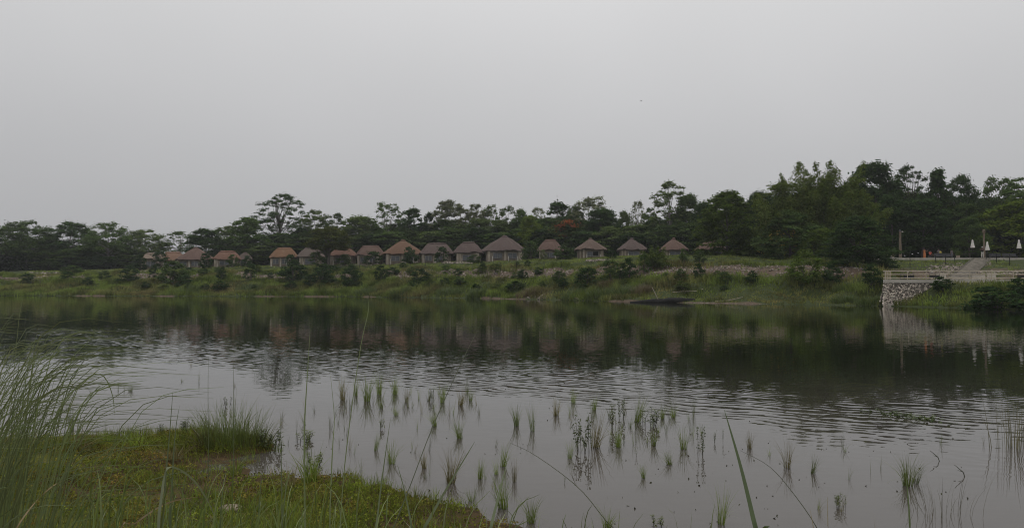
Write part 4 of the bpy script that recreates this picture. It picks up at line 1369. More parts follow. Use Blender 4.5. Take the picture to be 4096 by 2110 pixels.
# riprap
ICO_V = np.array([(0, 0, 1), (.894, 0, .447), (.276, .851, .447), (-.724, .526, .447), (-.724, -.526, .447), (.276, -.851, .447),
                  (.724, .526, -.447), (-.276, .851, -.447), (-.894, 0, -.447), (-.276, -.851, -.447), (.724, -.526, -.447), (0, 0, -1)])
ICO_F = np.array([(0, 1, 2), (0, 2, 3), (0, 3, 4), (0, 4, 5), (0, 5, 1), (1, 6, 2), (2, 7, 3), (3, 8, 4), (4, 9, 5), (5, 10, 1),
                  (6, 7, 2), (7, 8, 3), (8, 9, 4), (9, 10, 5), (10, 6, 1), (11, 7, 6), (11, 8, 7), (11, 9, 8), (11, 10, 9), (11, 6, 10)])


def stones_mesh(name, P, S, mat, rng):
    n = len(P)
    sc = S[:, None, None] * rng.uniform(0.65, 1.25, (n, 1, 3)) * np.array([1, 1, .75])
    V = P[:, None, :] + ICO_V[None] * sc * (1 + rng.normal(size=(n, 12, 1)) * .12)
    Fc = (np.arange(n) * 12)[:, None, None] + ICO_F[None]
    return np_mesh(name, V.reshape(-1, 3), Fc.reshape(-1, 3), mat)


n = 60000
X = rng.uniform(-125, 52, n); d = rng.uniform(11.5, 24.5, n)
ok = rng.uniform(0, 1, n) < rip(X, d) * 0.17
X, d = X[ok], d[ok]
Y = W(X) + d
P = np.stack([X, Y, far_z(X, Y) + 0.02], 1)
o = new_obj('rubble', stones_mesh('rubble', P, rng.uniform(.07, .2, len(P)), M_STONE, rng))
tag(o, 'pale stones scattered over the bare earth of the far bank', 'rubble', kind='stuff')
# rubble heap left, stones by the path, waterline stones
Ps, Ss = [], []
for px0, px1, y0, y1, k, s0, s1 in ((120, 240, 1090, 1122, 160, .15, .42), (560, 600, 1076, 1100, 50, .12, .3), (3760, 3850, 1050, 1082, 130, .06, .16), (3905, 3965, 1044, 1066, 60, .06, .16), (3700, 3860, 1064, 1098, 170, .10, .26), (3860, 4120, 1084, 1099, 170, .10, .24),
                                    (2110, 2190, 1182, 1196, 40, .08, .2), (2268, 2320, 1180, 1197, 30, .08, .2), (3590, 3612, 1022, 1030, 16, .08, .2), (2345, 2440, 1038, 1046, 80, .14, .28), (1770, 1890, 1049, 1054, 90, .14, .28), (1360, 1490, 1058, 1063, 80, .14, .28)):
    for _ in range(k):
        Ps.append(hit_far(rng.uniform(px0, px1), rng.uniform(y0, y1))); Ss.append(rng.uniform(s0, s1))
o = new_obj('rubble', stones_mesh('loose_stones', np.array(Ps) + np.array([0, 0, .04]), np.array(Ss), M_STONE, rng))
tag(o, 'loose pale stones lying in heaps by the path, crest and waterline', 'rubble', kind='stuff')

# ------------------------------------------------------------------ pier: stone wall, slab, railing
ZD = 3.15
Y0 = 88.0
XL, XR = 44.3, 90.0
root = empty('stone_pier', (XL, Y0, 0), 0, 'rubble stone pier with a pale concrete slab on top at the right bank', 'pier')
mb = MB()
# battered wall: base a little forward, top set back; seen from the river it wraps round the left corner
def wall_strip(mb, A, B, nrm, z0, z1, batter, nx, nz, rng):
    A, B, nrm = np.array(A, float), np.array(B, float), np.array(nrm, float)
    V = []
    for k in range(nz + 1):
        t = k / nz
        for i in range(nx + 1):
            s = i / nx
            p = A + (B - A) * s + nrm * (batter * (1 - t) + rng.normal() * .04)
            V.append((p[0], p[1], z0 + (z1 - z0) * t))
    Fs = [(k * (nx + 1) + i, k * (nx + 1) + i + 1, (k + 1) * (nx + 1) + i + 1, (k + 1) * (nx + 1) + i) for k in range(nz) for i in range(nx)]
    mb.add(V, Fs)


rng = np.random.default_rng(21)
wall_strip(mb, (0, 0.06, 0), (13, 0.06, 0), (-.12, -1, 0), -0.5, 2.72, 1.15, 40, 10, rng)
wall_strip(mb, (4.2, 6.5, 0), (0, 0.06, 0), (-1, -.2, 0), -0.5, 2.72, .85, 20, 10, rng)
mb.add([(0, .06, 2.72), (13, .06, 2.72), (13, 6.5, 2.72), (4.2, 6.5, 2.72)], [(0, 1, 2, 3)])
wl_ = mb.build('wall', M_MORTAR, root)
# the cobbles set in the wall
Ps, Ss = [], []
for _ in range(1150):
    t, s = rng.uniform(0, 1), rng.uniform(0, 1) ** 1.5
    if t < .04: continue
    Ps.append((s * 8.9 - .75 * (1 - t) + rng.normal() * .01, .06 - 1.08 * (1 - t) - .02, -0.3 + 3.0 * t)); Ss.append(rng.uniform(.05, .13))
for _ in range(450):
    t, s = rng.uniform(0, 1), rng.uniform(0, 1)
    Ps.append((4.2 * s - .82 * (1 - t), .06 + 6.44 * s - .16 * (1 - t), -0.3 + 3.0 * t)); Ss.append(rng.uniform(.05, .13))
cob = new_obj('cobbles', stones_mesh('cobbles', np.array(Ps), np.array(Ss), leaf_mat('cobble', 0, .5, False, (0.52, 0.46, 0.39), spec=False), rng), root)
cob['kind'] = 'stuff'
# two broken slabs slipped to the waterline
mbf = MB()
mbf.box((2.6, -1.0, .22), (1.5, .5, .22), -.15, .85)
mbf.box((.2, -.75, .12), (1.0, .5, .3), .25, .8)
mbf.build('broken_slab', M_PATHSTONE, root)
sl = MB()
P4 = [(-.15, -.18), (30, -.18), (30, 9.2), (6.0, 9.2), (-.15 + .0, -.0)]
V = [(x, y, 2.74) for x, y in P4] + [(x, y, ZD) for x, y in P4]
k = len(P4)
sl.add(V, [tuple(range(k - 1, -1, -1)), tuple(range(k, 2 * k))] + [(i, (i + 1) % k, k + (i + 1) % k, k + i) for i in range(k)])
sl.build('slab', M_CONCRETE, root)

rail = empty('bamboo_railing', (XL, Y0, ZD), 0, 'pale three bar railing round the edge of the stone pier', 'railing')
posts = [.12, 2.78, 5.0, 7.6, 10.2, 12.8, 15.4, 18.0, 20.6, 23.2]
for x in posts:
    MB().tube([(x, .05, -.02), (x + .01, .05, .99)], .05, 8).build('post', M_BAMBOO, rail)
side = [(.85, 1.3), (1.7, 2.6), (2.55, 3.9), (3.4, 5.2)]
for x, y in side:
    MB().tube([(x, y, -.02), (x, y, .98)], .05, 8).build('post', M_BAMBOO, rail)
rngr = np.random.default_rng(4)
for z, r_ in ((1.0, .055), (.60, .045), (.16, .05)):
    pts = [(x, .05 + rngr.normal() * .012, z + rngr.normal() * .008) for x in np.arange(-.1, 26, 1.3)]
    MB().tube(pts, r_, 8).build('rail', M_BAMBOO, rail)
    MB().tube([(.1, .1, z), (1.7, 2.6, z + .02), (3.5, 5.3, z + .01)], r_, 8).build('rail', M_BAMBOO, rail)


def table(px, D, w, dep, h, label, z=ZD, mat=M_BLACK, group='dark tables on the pier'):
    r = empty('table', (xat(px, D), D, z), 0.05, label, 'table', None, )
    r['group'] = group
    MB().box((0, 0, h - .03), (w, dep, .06)).build('tabletop', mat, r)
    for sx_ in (-1, 1):
        for sy_ in (-1, 1):
            MB().box((sx_ * (w / 2 - .06), sy_ * (dep / 2 - .06), (h - .06) / 2), (.07, .07, h - .06)).build('leg', mat, r)
    MB().box((0, -dep / 2 + .03, h * .5), (w * .9, .03, h * .35)).build('apron', mat, r)
    return r


table(3629, 90.6, 1.35, .8, .74, 'dark table on the pier behind the second railing post')
table(3731, 90.2, 1.3, .8, .76, 'dark table on the pier left of where the stone path comes down')
table(4085, 90.0, 1.5, .8, .80, 'dark table at the right end of the pier by the photo edge')
for px, zz, D, lab in ((3629, .74, 90.6, 'round white lamp on the table behind the second railing post'), (3727, .76, 90.2, 'round white lamp on the table left of the stone path'),
                       (4084, .80, 90.0, 'round white lamp on the table at the right end of the pier')):
    r = empty('table_lamp', (xat(px, D), D - .1, ZD + zz), 0, lab, 'lamp', 'round lamps on the pier tables')
    MB().lathe((0, 0, 0), [(.05, 0), (.05, .03), (.02, .05), (.02, .07)]).build('base', M_BLACK, r)
    MB().lathe((0, 0, .07), [(.03, 0), (.075, .03), (.095, .09), (.075, .15), (.02, .18)]).build('globe', M_WHITE, r, True)
# benches / pale blocks on the pier
for px, D, w, h, lab in ((3765, 92.5, .9, .75, 'pale concrete block on the pier right of the second dark table'), (3915, 92.5, 1.3, .62, 'long pale concrete bench on the pier right of the path foot'),
                         (3965, 93.5, .8, .78, 'square pale block on the pier behind the long bench')):
    b = MB().box((0, 0, h / 2), (w, .6, h), 0, .96)
    b.box((0, -.02, h + .03), (w * 1.06, .66, .06))
    o = b.build('concrete_block', M_CONCRETE)
    o.location = (xat(px, D), D, ZD)
    tag(o, lab, 'block', 'pale blocks on the pier')
rr = empty('plank_bench', (xat(3742, 91.6), 91.6, ZD), .05, 'small slatted pale bench seen under the dark table by the path', 'bench')
for q in range(4):
    MB().box((0, -.18 + .12 * q, .42), (1.1, .09, .035)).build('slat', M_DRYWOOD, rr)
for q in (-1, 1):
    MB().box((q * .45, 0, .2), (.06, .42, .4)).build('leg', M_DRYWOOD, rr)

# stone path up to the terrace
p0, p1 = np.array([58.2, 97.0, ZD]), np.array([75.6, 119.0, 6.68])
NS = 26
mb = MB()
for i in range(NS):
    t0, t1 = i / NS, (i + 1) / NS
    c = p0 + (p1 - p0) * (t0 + t1) / 2
    wd = 2.3 + .2 * t0 + (1.2 * max(0, .2 - t0) / .2)
    mb.box((c[0], c[1], c[2] - .12 + .05), (wd + rngr.normal() * .05, (p1[1] - p0[1]) / NS * 1.0, .42), 0)
o = mb.build('stone_path', M_PATHSTONE)
tag(o, kind='structure')
# terrace
TZ = 6.74
mb = MB()
mb.box((94, 130, TZ - .20), (96, 21, .40))
mb.box((94, 119.4, TZ - .12), (96.02, .18, .34))
o = mb.build('terrace', M_CONCRETE)
tag(o, kind='structure')


def terr(px, D):
    return np.array([xat(px, D), D, TZ])


# wooden pillars
def pillar(px, D, ytop, rad, label, lampside, cap=True):
    zt = at(px, ytop, D)[2]
    x = xat(px, D)
    z0 = TZ if D > 119.6 else fz(x, D)
    h = zt - z0
    r = empty('wooden_pillar', (x, D, z0), 0, label, 'pillar', 'wooden pillars on the terrace')
    rg = np.random.default_rng(int(px))
    pts = [(rg.normal() * .015, 0, t * h) for t in np.linspace(-.03, .97, 9)]
    MB().tube(pts, [rad * (1.15 - .25 * t) for t in np.linspace(0, 1, 9)], 10).build('shaft', M_WOOD, r)
    if cap:
        MB().lathe((0, 0, h * .965), [(rad * 1.1, 0), (rad * 1.1, .08), (rad * .7, .22), (.03, .33)], 10).build('cap', M_GREY, r)
        MB().tube([(rad * .6, -.05, h * .95), (rad * 1.4, -.1, h * .95)], .03, 6).build('lamp_arm', M_GREY, r)
        MB().lathe((rad * 1.9, -.1, h * .93), [(.05, 0), (.13, .04), (.14, .12), (.06, .2)], 10).build('lamp', M_WHITE, r)
    else:
        MB().lathe((0, 0, h * .86), [(rad * 1.0, 0), (rad * 1.55, .1), (rad * 1.5, .5), (rad * .8, .6)], 8).build('knob', M_WOOD, r)
    return r


pillar(3602, 122, 921, .19, 'tall wooden pillar with grey cap and small white lamp on its side', 1)
pillar(3938, 121.5, 916, .15, 'bare wooden pillar with thick knotted top beside the white parasol', 1, False)


# closed parasols
def parasol(px, D, yt, yb, label):
    x = xat(px, D)
    zt, zb = at(px, yt, D)[2] - TZ, at(px, yb, D)[2] - TZ
    r = empty('closed_parasol', (x, D, TZ), 0, label, 'parasol', 'closed white parasols on the terrace')
    H = zt - zb
    n = 18
    prof = [(.34, 0), (.33, .06), (.27, .35), (.20, .60), (.15, .70), (.155, .80), (.13, .92), (.04, 1.0)]
    V, Fs = [], []
    for rr_, t in prof:
        for k in range(n):
            a = 2 * math.pi * k / n
            q = rr_ * (1 + .16 * (1 - t) * math.cos(a * 6))
            V.append((q * math.cos(a), q * math.sin(a), zb + H * t))
    for i in range(len(prof) - 1):
        for k in range(n):
            Fs.append((i * n + k, i * n + (k + 1) % n, (i + 1) * n + (k + 1) % n, (i + 1) * n + k))
    Fs.append(tuple((len(prof) - 1) * n + k for k in range(n))); Fs.append(tuple(range(n - 1, -1, -1)))
    MB().add(V, Fs).build('canopy', M_CANVAS, r, True)
    MB().tube([(0, 0, .05), (0, 0, zt + .08)], .03, 8).build('pole', M_BLACK, r)
    MB().lathe((0, 0, 0), [(.32, 0), (.32, .06), (.08, .1), (.06, .25)]).build('base', M_BLACK, r)


parasol(3892, 127, 958, 990, 'closed white parasol standing alone right of the potted shrub')
parasol(3951, 123.5, 966, 1000, 'closed white parasol right beside the bare wooden pillar')
parasol(4078, 122, 958, 993, 'closed white parasol nearest the right edge of the photo')

# potted shrub
r = empty('potted_shrub', tuple(terr(3833, 124)), 0, 'clipped green shrub in a pale pot on the terrace', 'potted plant')
MB().lathe((0, 0, 0), [(.20, 0), (.26, .3), (.30, .55), (.33, .56), (.33, .62), (.28, .62)]).build('pot', M_POT, r, True)
rng = np.random.default_rng(31)
C = crown_points(rng, 'oval', 26, .36, .62, 1.3)
P, N, L = clump_leaves(C, np.full(26, .16), 40, .11, .9, rng)
V, Fc = leaf_quads(P, N, L, .6, rng)
o = new_obj('foliage', np_mesh('foliage', V, Fc, M_LEAF), r); o.color = (.09, .13, .03, 1)


def bench(px, D, w, label, h=.8, z=TZ, mat=M_GREY):
    r = empty('bench', (xat(px, D), D, z), 0, label, 'bench', 'grey benches on the terrace')
    MB().box((0, .0, .45), (w, .5, .07)).build('seat', mat, r)
    b = MB()
    for q in range(3): b.box((0, .26, .58 + q * .14), (w, .04, .11))
    b.build('backrest', mat, r)
    for q in (-1, 0, 1): MB().box((q * (w / 2 - .08), 0, .21), (.07, .45, .42)).build('leg', mat, r)


bench(3775, 122.6, 2.9, 'long grey bench on the terrace between the people and the potted shrub')
bench(3984, 124, 2.0, 'grey bench on the terrace right of the bare wooden pillar')
bench(4042, 123.2, 2.3, 'grey bench on the terrace under the rightmost parasol')


# ------------------------------------------------------------------ people
def skin_obj(name, joints, edges, mat, parent, sub=1):
    me = bpy.data.meshes.new(name)
    me.from_pydata([j[0] for j in joints], edges, [])
    me.materials.append(mat)
    o = new_obj(name, me, parent)
    o.modifiers.new('skin', 'SKIN').use_smooth_shade = True
    sv = me.skin_vertices[0].data
    for i, j in enumerate(joints):
        sv[i].radius = (j[1], j[1]) if not hasattr(j[1], '__len__') else j[1]
    sv[0].use_root = True
    s = o.modifiers.new('sub', 'SUBSURF'); s.levels = sub; s.render_levels = sub
    return o


def person(loc, rz, label, pose, top, bottom, dress=None, hair=M_HAIR, scale=1.0, hat=None):
    """pose: dict of joints in metres, z up, facing -y"""
    r = empty('person', loc, rz, label, 'person', 'people on the terrace')
    r.scale = (scale,) * 3
    J, E, ix = [], [], {}

    def j(n, p, rad, par=None):
        ix[n] = len(J); J.append((p, rad))
        if par: E.append((ix[par], ix[n]))
    q = pose
    j('pelvis', q['pelvis'], (.14, .10))
    j('waist', q['waist'], (.125, .085), 'pelvis')
    j('chest', q['chest'], (.15, .10), 'waist')
    j('neck', q['neck'], .05, 'chest')
    j('jaw', tuple(np.array(q['neck']) * .55 + np.array(q['head']) * .45), .062, 'neck')
    j('head', q['head'], .088, 'jaw')
    j('crownp', tuple(np.array(q['head']) + np.array([0, .01, .085])), .06, 'head')
    for s, k in ((-1, 'l'), (1, 'r')):
        j('sh' + k, q['sh' + k], .058, 'chest')
        j('el' + k, q['el' + k], .042, 'sh' + k)
        j('wr' + k, q['wr' + k], .028, 'el' + k)
        d = np.array(q['wr' + k]) - np.array(q['el' + k]); d = d / np.linalg.norm(d)
        palm = np.array(q['wr' + k]) + d * .07
        j('pa' + k, tuple(palm), (.036, .018), 'wr' + k)
        side_ = np.cross(d, (0, 1, 0)); side_ = side_ / (np.linalg.norm(side_) + 1e-6)
        for f, (o_, ln) in enumerate(((-.03, .07), (-.01, .085), (.01, .08), (.03, .06))):
            j(f'f{k}{f}', tuple(palm + side_ * o_ + d * .035), .009, 'pa' + k)
            j(f'g{k}{f}', tuple(palm + side_ * o_ * 1.2 + d * (.03 + ln) + np.array([0, -.012, 0])), .007, f'f{k}{f}')
        j('th' + k, tuple(np.array(q['wr' + k]) + d * .04 - side_ * .05), .010, 'wr' + k)
        j('hip' + k, q['hip' + k], .085, 'pelvis')
        j('kn' + k, q['kn' + k], .058, 'hip' + k)
        j('an' + k, q['an' + k], .04, 'kn' + k)
        a = np.array(q['an' + k])
        j('to' + k, (a[0], a[1] - .16, a[2] - .035), (.04, .028), 'an' + k)
    body = skin_obj('body', J, E, M_SKIN, r)
    # face: nose, eyes, ears in the same mesh space are sub-pixel; nose and ears are given as their own small forms
    h = np.array(q['head'])
    fb = MB()
    fb.add([h + (0, -.115, -.02), h + (-.014, -.085, -.025), h + (.014, -.085, -.025), h + (0, -.085, .025)], [(0, 1, 3), (0, 3, 2), (0, 2, 1)])
    for s in (-1, 1):
        fb.box(h + np.array([s * .092, .0, -.005]), (.018, .04, .055))
    fb.build('face', M_SKIN, body)
    hb = MB()
    hb.lathe(h + np.array([0, .018, -.03]), [(.09, 0), (.1, .05), (.093, .1), (.06, .14), (.015, .155)], 12)
    hb.build('hair', hair, r, True)
    if hat is not None:
        MB().lathe(h + np.array([0, 0, .045]), [(.16, 0), (.165, .015), (.105, .02), (.10, .09), (.05, .115), (.01, .12)], 14).build('hat', hat, r, True)
    g = lambda n: q[n]
    if dress is not None:
        pts = [g('chest'), g('waist'), g('pelvis')]
        kn = (np.array(g('knl')) + np.array(g('knr'))) / 2
        an = (np.array(g('anl')) + np.array(g('anr'))) / 2
        m = MB()
        rings = [(np.array(g('chest')) + (0, 0, .12), .17, .115), (np.array(g('chest')), .185, .13), (np.array(g('waist')), .155, .115), (np.array(g('pelvis')), .19, .15), (kn, .2, .17), (an + (0, 0, .04), .2, .2)]
        V, Fs, n = [], [], 16
        for c, a, b in rings:
            for k in range(n):
                t = 2 * math.pi * k / n
                V.append((c[0] + a * math.cos(t), c[1] + b * math.sin(t), c[2]))
        for i in range(len(rings) - 1):
            for k in range(n): Fs.append((i * n + k, (i + 1) * n + k, (i + 1) * n + (k + 1) % n, i * n + (k + 1) % n))
        m.add(V, Fs).build('dress', dress, r, True)
        tj = []
    if top is not None:
        js = [(g('waist'), (.15, .11)), (g('chest'), (.168, .12)), (g('shl'), .075), (tuple(np.array(g('shl')) * .3 + np.array(g('ell')) * .7), .06), (g('shr'), .075), (tuple(np.array(g('shr')) * .3 + np.array(g('elr')) * .7), .06), (g('pelvis'), (.155, .12))]
        skin_obj('shirt', js, [(0, 1), (1, 2), (2, 3), (1, 4), (4, 5), (0, 6)], top, r)
    if bottom is not None:
        js = [(g('pelvis'), (.16, .12)), (g('hipl'), .102), (g('knl'), .075), (tuple(np.array(g('anl')) + (0, 0, .03)), .062), (g('hipr'), .102), (g('knr'), .075), (tuple(np.array(g('anr')) + (0, 0, .03)), .062)]
        skin_obj('trousers', js, [(0, 1), (1, 2), (2, 3), (0, 4), (4, 5), (5, 6)], bottom, r)
    return r


STAND = dict(pelvis=(0, 0, .92), waist=(0, 0, 1.08), chest=(0, .01, 1.30), neck=(0, .01, 1.47), head=(0, -.01, 1.62),
             shl=(-.19, .01, 1.40), ell=(-.25, .03, 1.12), wrl=(-.25, -.06, .87), shr=(.19, .01, 1.40), elr=(.25, .03, 1.12), wrr=(.25, -.06, .87),
             hipl=(-.09, 0, .88), knl=(-.10, -.02, .48), anl=(-.10, .03, .08), hipr=(.09, 0, .88), knr=(.10, -.02, .48), anr=(.10, .03, .08))
RAISED = dict(STAND, ell=(-.42, -.02, 1.28), wrl=(-.24, -.10, 1.46), elr=(.36, -.05, 1.18), wrr=(.50, -.12, 1.30))
SIT = dict(pelvis=(0, 0, .55), waist=(0, -.01, .70), chest=(0, -.04, .92), neck=(0, -.06, 1.09), head=(0, -.09, 1.23),
           shl=(-.19, -.03, 1.02), ell=(-.28, -.10, .78), wrl=(-.16, -.30, .66), shr=(.19, -.03, 1.02), elr=(.32, -.06, .80), wrr=(.40, -.2, .62),
           hipl=(-.10, -.02, .52), knl=(-.13, -.42, .52), anl=(-.13, -.42, .08), hipr=(.10, -.02, .52), knr=(.13, -.42, .52), anr=(.13, -.40, .08))
CAMERA_UP = dict(STAND, ell=(-.30, -.18, 1.22), wrl=(-.10, -.34, 1.48), elr=(.30, -.18, 1.22), wrr=(.10, -.34, 1.48))
C_ORANGE, C_RED, C_GREYC = cloth('orange_cloth', (.42, .15, .06)), cloth('coral_cloth', (.50, .09, .07)), cloth('grey_cloth', (.12, .125, .135))
C_DARK, C_WHITEC, C_YEL, C_PALE = cloth('dark_cloth', (.025, .024, .024)), cloth('white_cloth', (.48, .46, .42)), cloth('yellow_cloth', (.5, .42, .10)), cloth('pale_cloth', (.36, .31, .26))
person(tuple(terr(3699, 121.2)), .2, 'woman in a long orange dress standing with bent arms on the terrace edge', RAISED, None, None, C_ORANGE, scale=.98)
person(tuple(terr(3721, 121.4)), .25, 'person in coral top and dark trousers sitting beside the woman in orange', SIT, C_RED, C_DARK, scale=1.0)
MB_ = MB().box((0, 0, .22), (.5, .45, .44)); o = MB_.build('stone_block', M_GREY); o.location = tuple(terr(3721, 121.55)); tag(o, 'grey block seat under the person in coral top', 'seat')
person(tuple(terr(3756, 123.4)), -.2, 'person in grey shirt and dark trousers standing behind the long grey bench', dict(STAND, wrr=(.12, -.22, 1.02)), C_GREYC, C_DARK)
person(tuple(terr(3808, 123.3)), .3, 'person in grey shirt seen behind the right end of the long grey bench', STAND, C_GREYC, C_GREYC, scale=.93)
o = empty('yellow_bag', tuple(terr(3763, 122.55) + np.array([0, 0, .98])), 0, 'small pale yellow bag on the back of the long grey bench', 'bag')
MB().box((0, 0, .14), (.30, .14, .28), 0, .8).build('pouch', C_YEL, o)
MB().tube([(-.08, 0, .27), (-.06, 0, .38), (.06, 0, .38), (.08, 0, .27)], .012, 6).build('strap', C_YEL, o)
person((xat(3931, 119.9), 119.9, TZ), -.75, 'person with white hat, black top and white trousers by the bare wooden pillar', CAMERA_UP, C_DARK, C_WHITEC, scale=1.05, hat=C_WHITEC)
person((xat(3565, 124), 124, TZ), .4, 'person in pale clothes sitting in the dark shade left of the capped pillar', SIT, C_PALE, C_PALE)
o = MB().box((0, 0, .22), (.6, .45, .44)).build('stone_block', M_GREY); o.location = (xat(3565, 124), 124.15, TZ); tag(o, 'dark block seat under the person in pale clothes', 'seat')

# ------------------------------------------------------------------ fence posts along the bank
posts = [(1437, 1058, 1082), (1560, 1055, 1076), (1700, 1046, 1074), (1795, 1046, 1072), (1890, 1048, 1086), (2001, 1048, 1086), (2066, 1048, 1084), (2120, 1062, 1082), (2175, 1046, 1080), (2244, 1046, 1080),
         (2367, 1020, 1052), (2735, 1052, 1074), (2812, 1034, 1076), (3546, 1030, 1064), (3640, 1020, 1070), (3744, 1022, 1056), (3783, 1022, 1058), (3820, 1018, 1051), (3944, 1003, 1046), (3986, 1014, 1050), (4037, 1016, 1062)]
post_me = None
WHERE = ['below the hut left of the orange roof', 'below the left eave of the large orange roof', 'in the gap right of the large orange roof', 'below the hut with the longest ridge', 'below the hut left of the largest one',
         'below the left window of the largest hut', 'below the right window of the largest hut', 'right below the largest hut', 'below the left end of the lumpy ridged hut', 'below the right end of the lumpy ridged hut',
         'in front of the round hut with the worn roof', 'below the second hut from the right', 'below the left of the rightmost hut', 'nearest the dark bank tree, above the pier corner', 'behind the second railing post of the pier',
         'under the feet of the woman in orange', 'below the long grey bench', 'below the potted shrub', 'at the foot of the bare wooden pillar, right of the path', 'second to the right of the stone path', 'third to the right of the stone path, by the photo edge']
for (px, yt, yb), wh in zip(posts, WHERE):
    p = hit_far(px, yb)
    h = at(px, yt, p[1])[2] - p[2]
    m = MB()
    m.tube([(0, 0, -.2), (.02, 0, h * .5), (0.0, 0, h)], .05 if px < 3500 else .055, 6)
    m.box((0, 0, h + .01), (.12, .12, .03))
    o = m.build('fence_post', M_BLACKPOST)
    o.location = p
    o.rotation_euler = (RNG.normal() * .03, RNG.normal() * .04, 0)
    tag(o, 'thin black post ' + wh, 'post', 'black posts along the far bank')
for px, yt, yb, lab in ((1358, 1034, 1052, 'short white post in the grass beside the dome shaped tree'), (2151, 1016, 1036, 'short white post in the grass left of the lumpy ridged hut')):
    p = hit_far(px, yb)
    h = at(px, yt, p[1])[2] - p[2]
    o = MB().tube([(0, 0, -.2), (0, 0, h)], .08, 8).lathe((0, 0, h), [(.085, 0), (.085, .02), (.02, .06)], 8).build('white_post', M_WHITE)
    o.location = p
    tag(o, lab, 'post', 'short white posts before the huts')

# ------------------------------------------------------------------ dugout boats
def dugout(name, loc, rz, L, beam, depth, bow, label, group):
    r = empty(name, loc, rz, label, 'boat', group)
    K, n = 24, 9
    V, Fs = [], []
    for ins in (0, 1):
        for i in range(K + 1):
            t = i / K
            s = (t - .5) * L
            dp = depth * (1 - .62 * max(0, .42 - t) / .42 - .2 * max(0, t - .7) / .3)
            w = beam / 2 * max(.03, (1 - abs(2 * t - 1) ** 2.4)) * (1 if ins == 0 else .82)
            sheer = bow * abs(2 * t - 1) ** 3
            for k in range(n):
                a = math.pi * k / (n - 1)
                y = -w * math.cos(a)
                z = sheer + dp * (1 - math.sin(a) ** .7) - depth * .35
                if ins: z = max(z, -depth * .35 + sheer + .07)
                V.append((s, y, z))
    o_ = (K + 1) * n
    for i in range(K):
        for k in range(n - 1):
            a = i * n + k
            Fs.append((a, a + n, a + n + 1, a + 1))
            Fs.append((o_ + a, o_ + a + 1, o_ + a + n + 1, o_ + a + n))
        for k in (0, n - 1):
            a = i * n + k
            Fs.append((a, a + n, o_ + a + n, o_ + a) if k == n - 1 else (a, o_ + a, o_ + a + n, a + n))
    MB().add(V, Fs).build('hull', M_BOAT, r, True)
    for s in (-.28, .02, .27):
        MB().box((s * L, 0, depth * .48), (.22, beam * .86, .035)).build('thwart', M_BOATIN, r)
    return r


bp = np.array([20.6, float(W(np.array([20.6]))[0]) - 1.35, 0.0])
dugout('dugout_boat', (bp[0] - .3, bp[1], 0), -.02, 7.6, .95, .78, .12, 'long black dugout boat moored at the far bank with pole leaning in it', 'black boats moored at the far bank')
bq = np.array([22.3, float(W(np.array([22.3]))[0]) - 1.35, 0.0])
dugout('dugout_boat', (bq[0] + .2, bq[1] + 1.35, .12), .02, 6.2, 1.1, .85, .10, 'black boat with higher sides lying behind the long dugout, its stern to the right', 'black boats moored at the far bank')
m = MB()
a_, b_ = at(2608, 1148, bp[1] - .1), at(2634, 1199, bp[1])
m.tube([tuple(b_ + np.array([0, 0, -.05])), tuple((a_ + b_) / 2), tuple(a_)], [.05, .05, .045], 8)
m.tube([tuple(b_ + (b_ - a_) * .02), tuple(b_ + (b_ - a_) * .10)], [.06, .05], 6)
o = m.build('punt_pole', M_DRYWOOD)
tag(o, 'pale pole leaning up to the left out of the black dugout boat', 'pole')
# logs and driftwood
for pts, rad, lab in ((((2694, 1118), (2742, 1138), (2812, 1161)), .07, 'long pale bamboo pole lying down the bank right of the boat'),
                      (((2690, 1171), (2730, 1168), (2790, 1166)), .05, 'pale stick lying flat on the bank just above the boat stern'),
                      (((2165, 1184), (2180, 1176), (2200, 1172)), .07, 'bleached branch at the waterline below the largest hut'),
                      (((2860, 1208), (2915, 1204), (2970, 1192)), .06, 'pale branch lying at the waterline right of the boats'),
                      (((3565, 1052), (3578, 1044), (3590, 1038)), .07, 'pale bent branch on the grass above the pier corner')):
    P = [hit_far(*q) + np.array([0, -.05, .10]) for q in pts]
    o = MB().tube(P, [rad, rad * .9, rad * .6], 7).tube([P[1], P[1] + np.array([.25, -.1, .3])], [rad * .5, rad * .2], 5).build('dry_branch', M_DRYWOOD)
    tag(o, lab, 'branch', 'bleached wood lying on the far bank')
# flecks of foam and straw along the far waterline
rng = np.random.default_rng(41)
Ps = []
for px0, px1, k in ((560, 1000, 60), (1560, 1720, 30), (1820, 2060, 90), (2560, 3000, 130), (3300, 3420, 20), (1000, 1500, 20)):
    X = xat(rng.uniform(px0, px1, k), np.interp((px0 + px1) / 2, [0, 1400, 2600, 3500], [158, 148, 106, 88]))
    Ps.append(np.stack([X, W(X) - rng.uniform(.05, .9, k) ** 1.5, np.full(k, .008)], 1))
P = np.concatenate(Ps)
V, Fc = leaf_quads(P, np.tile([0, 0, 1.0], (len(P), 1)) + rng.normal(size=P.shape) * .02, rng.uniform(.12, .5, len(P)), .4, rng)
o = new_obj('foam_flecks', np_mesh('foam_flecks', V, Fc, leaf_mat('foam', 0, .3, False, (.40, .39, .35), spec=False)))
tag(o, 'pale foam and straw flecks floating along the far waterline', 'foam', kind='stuff')

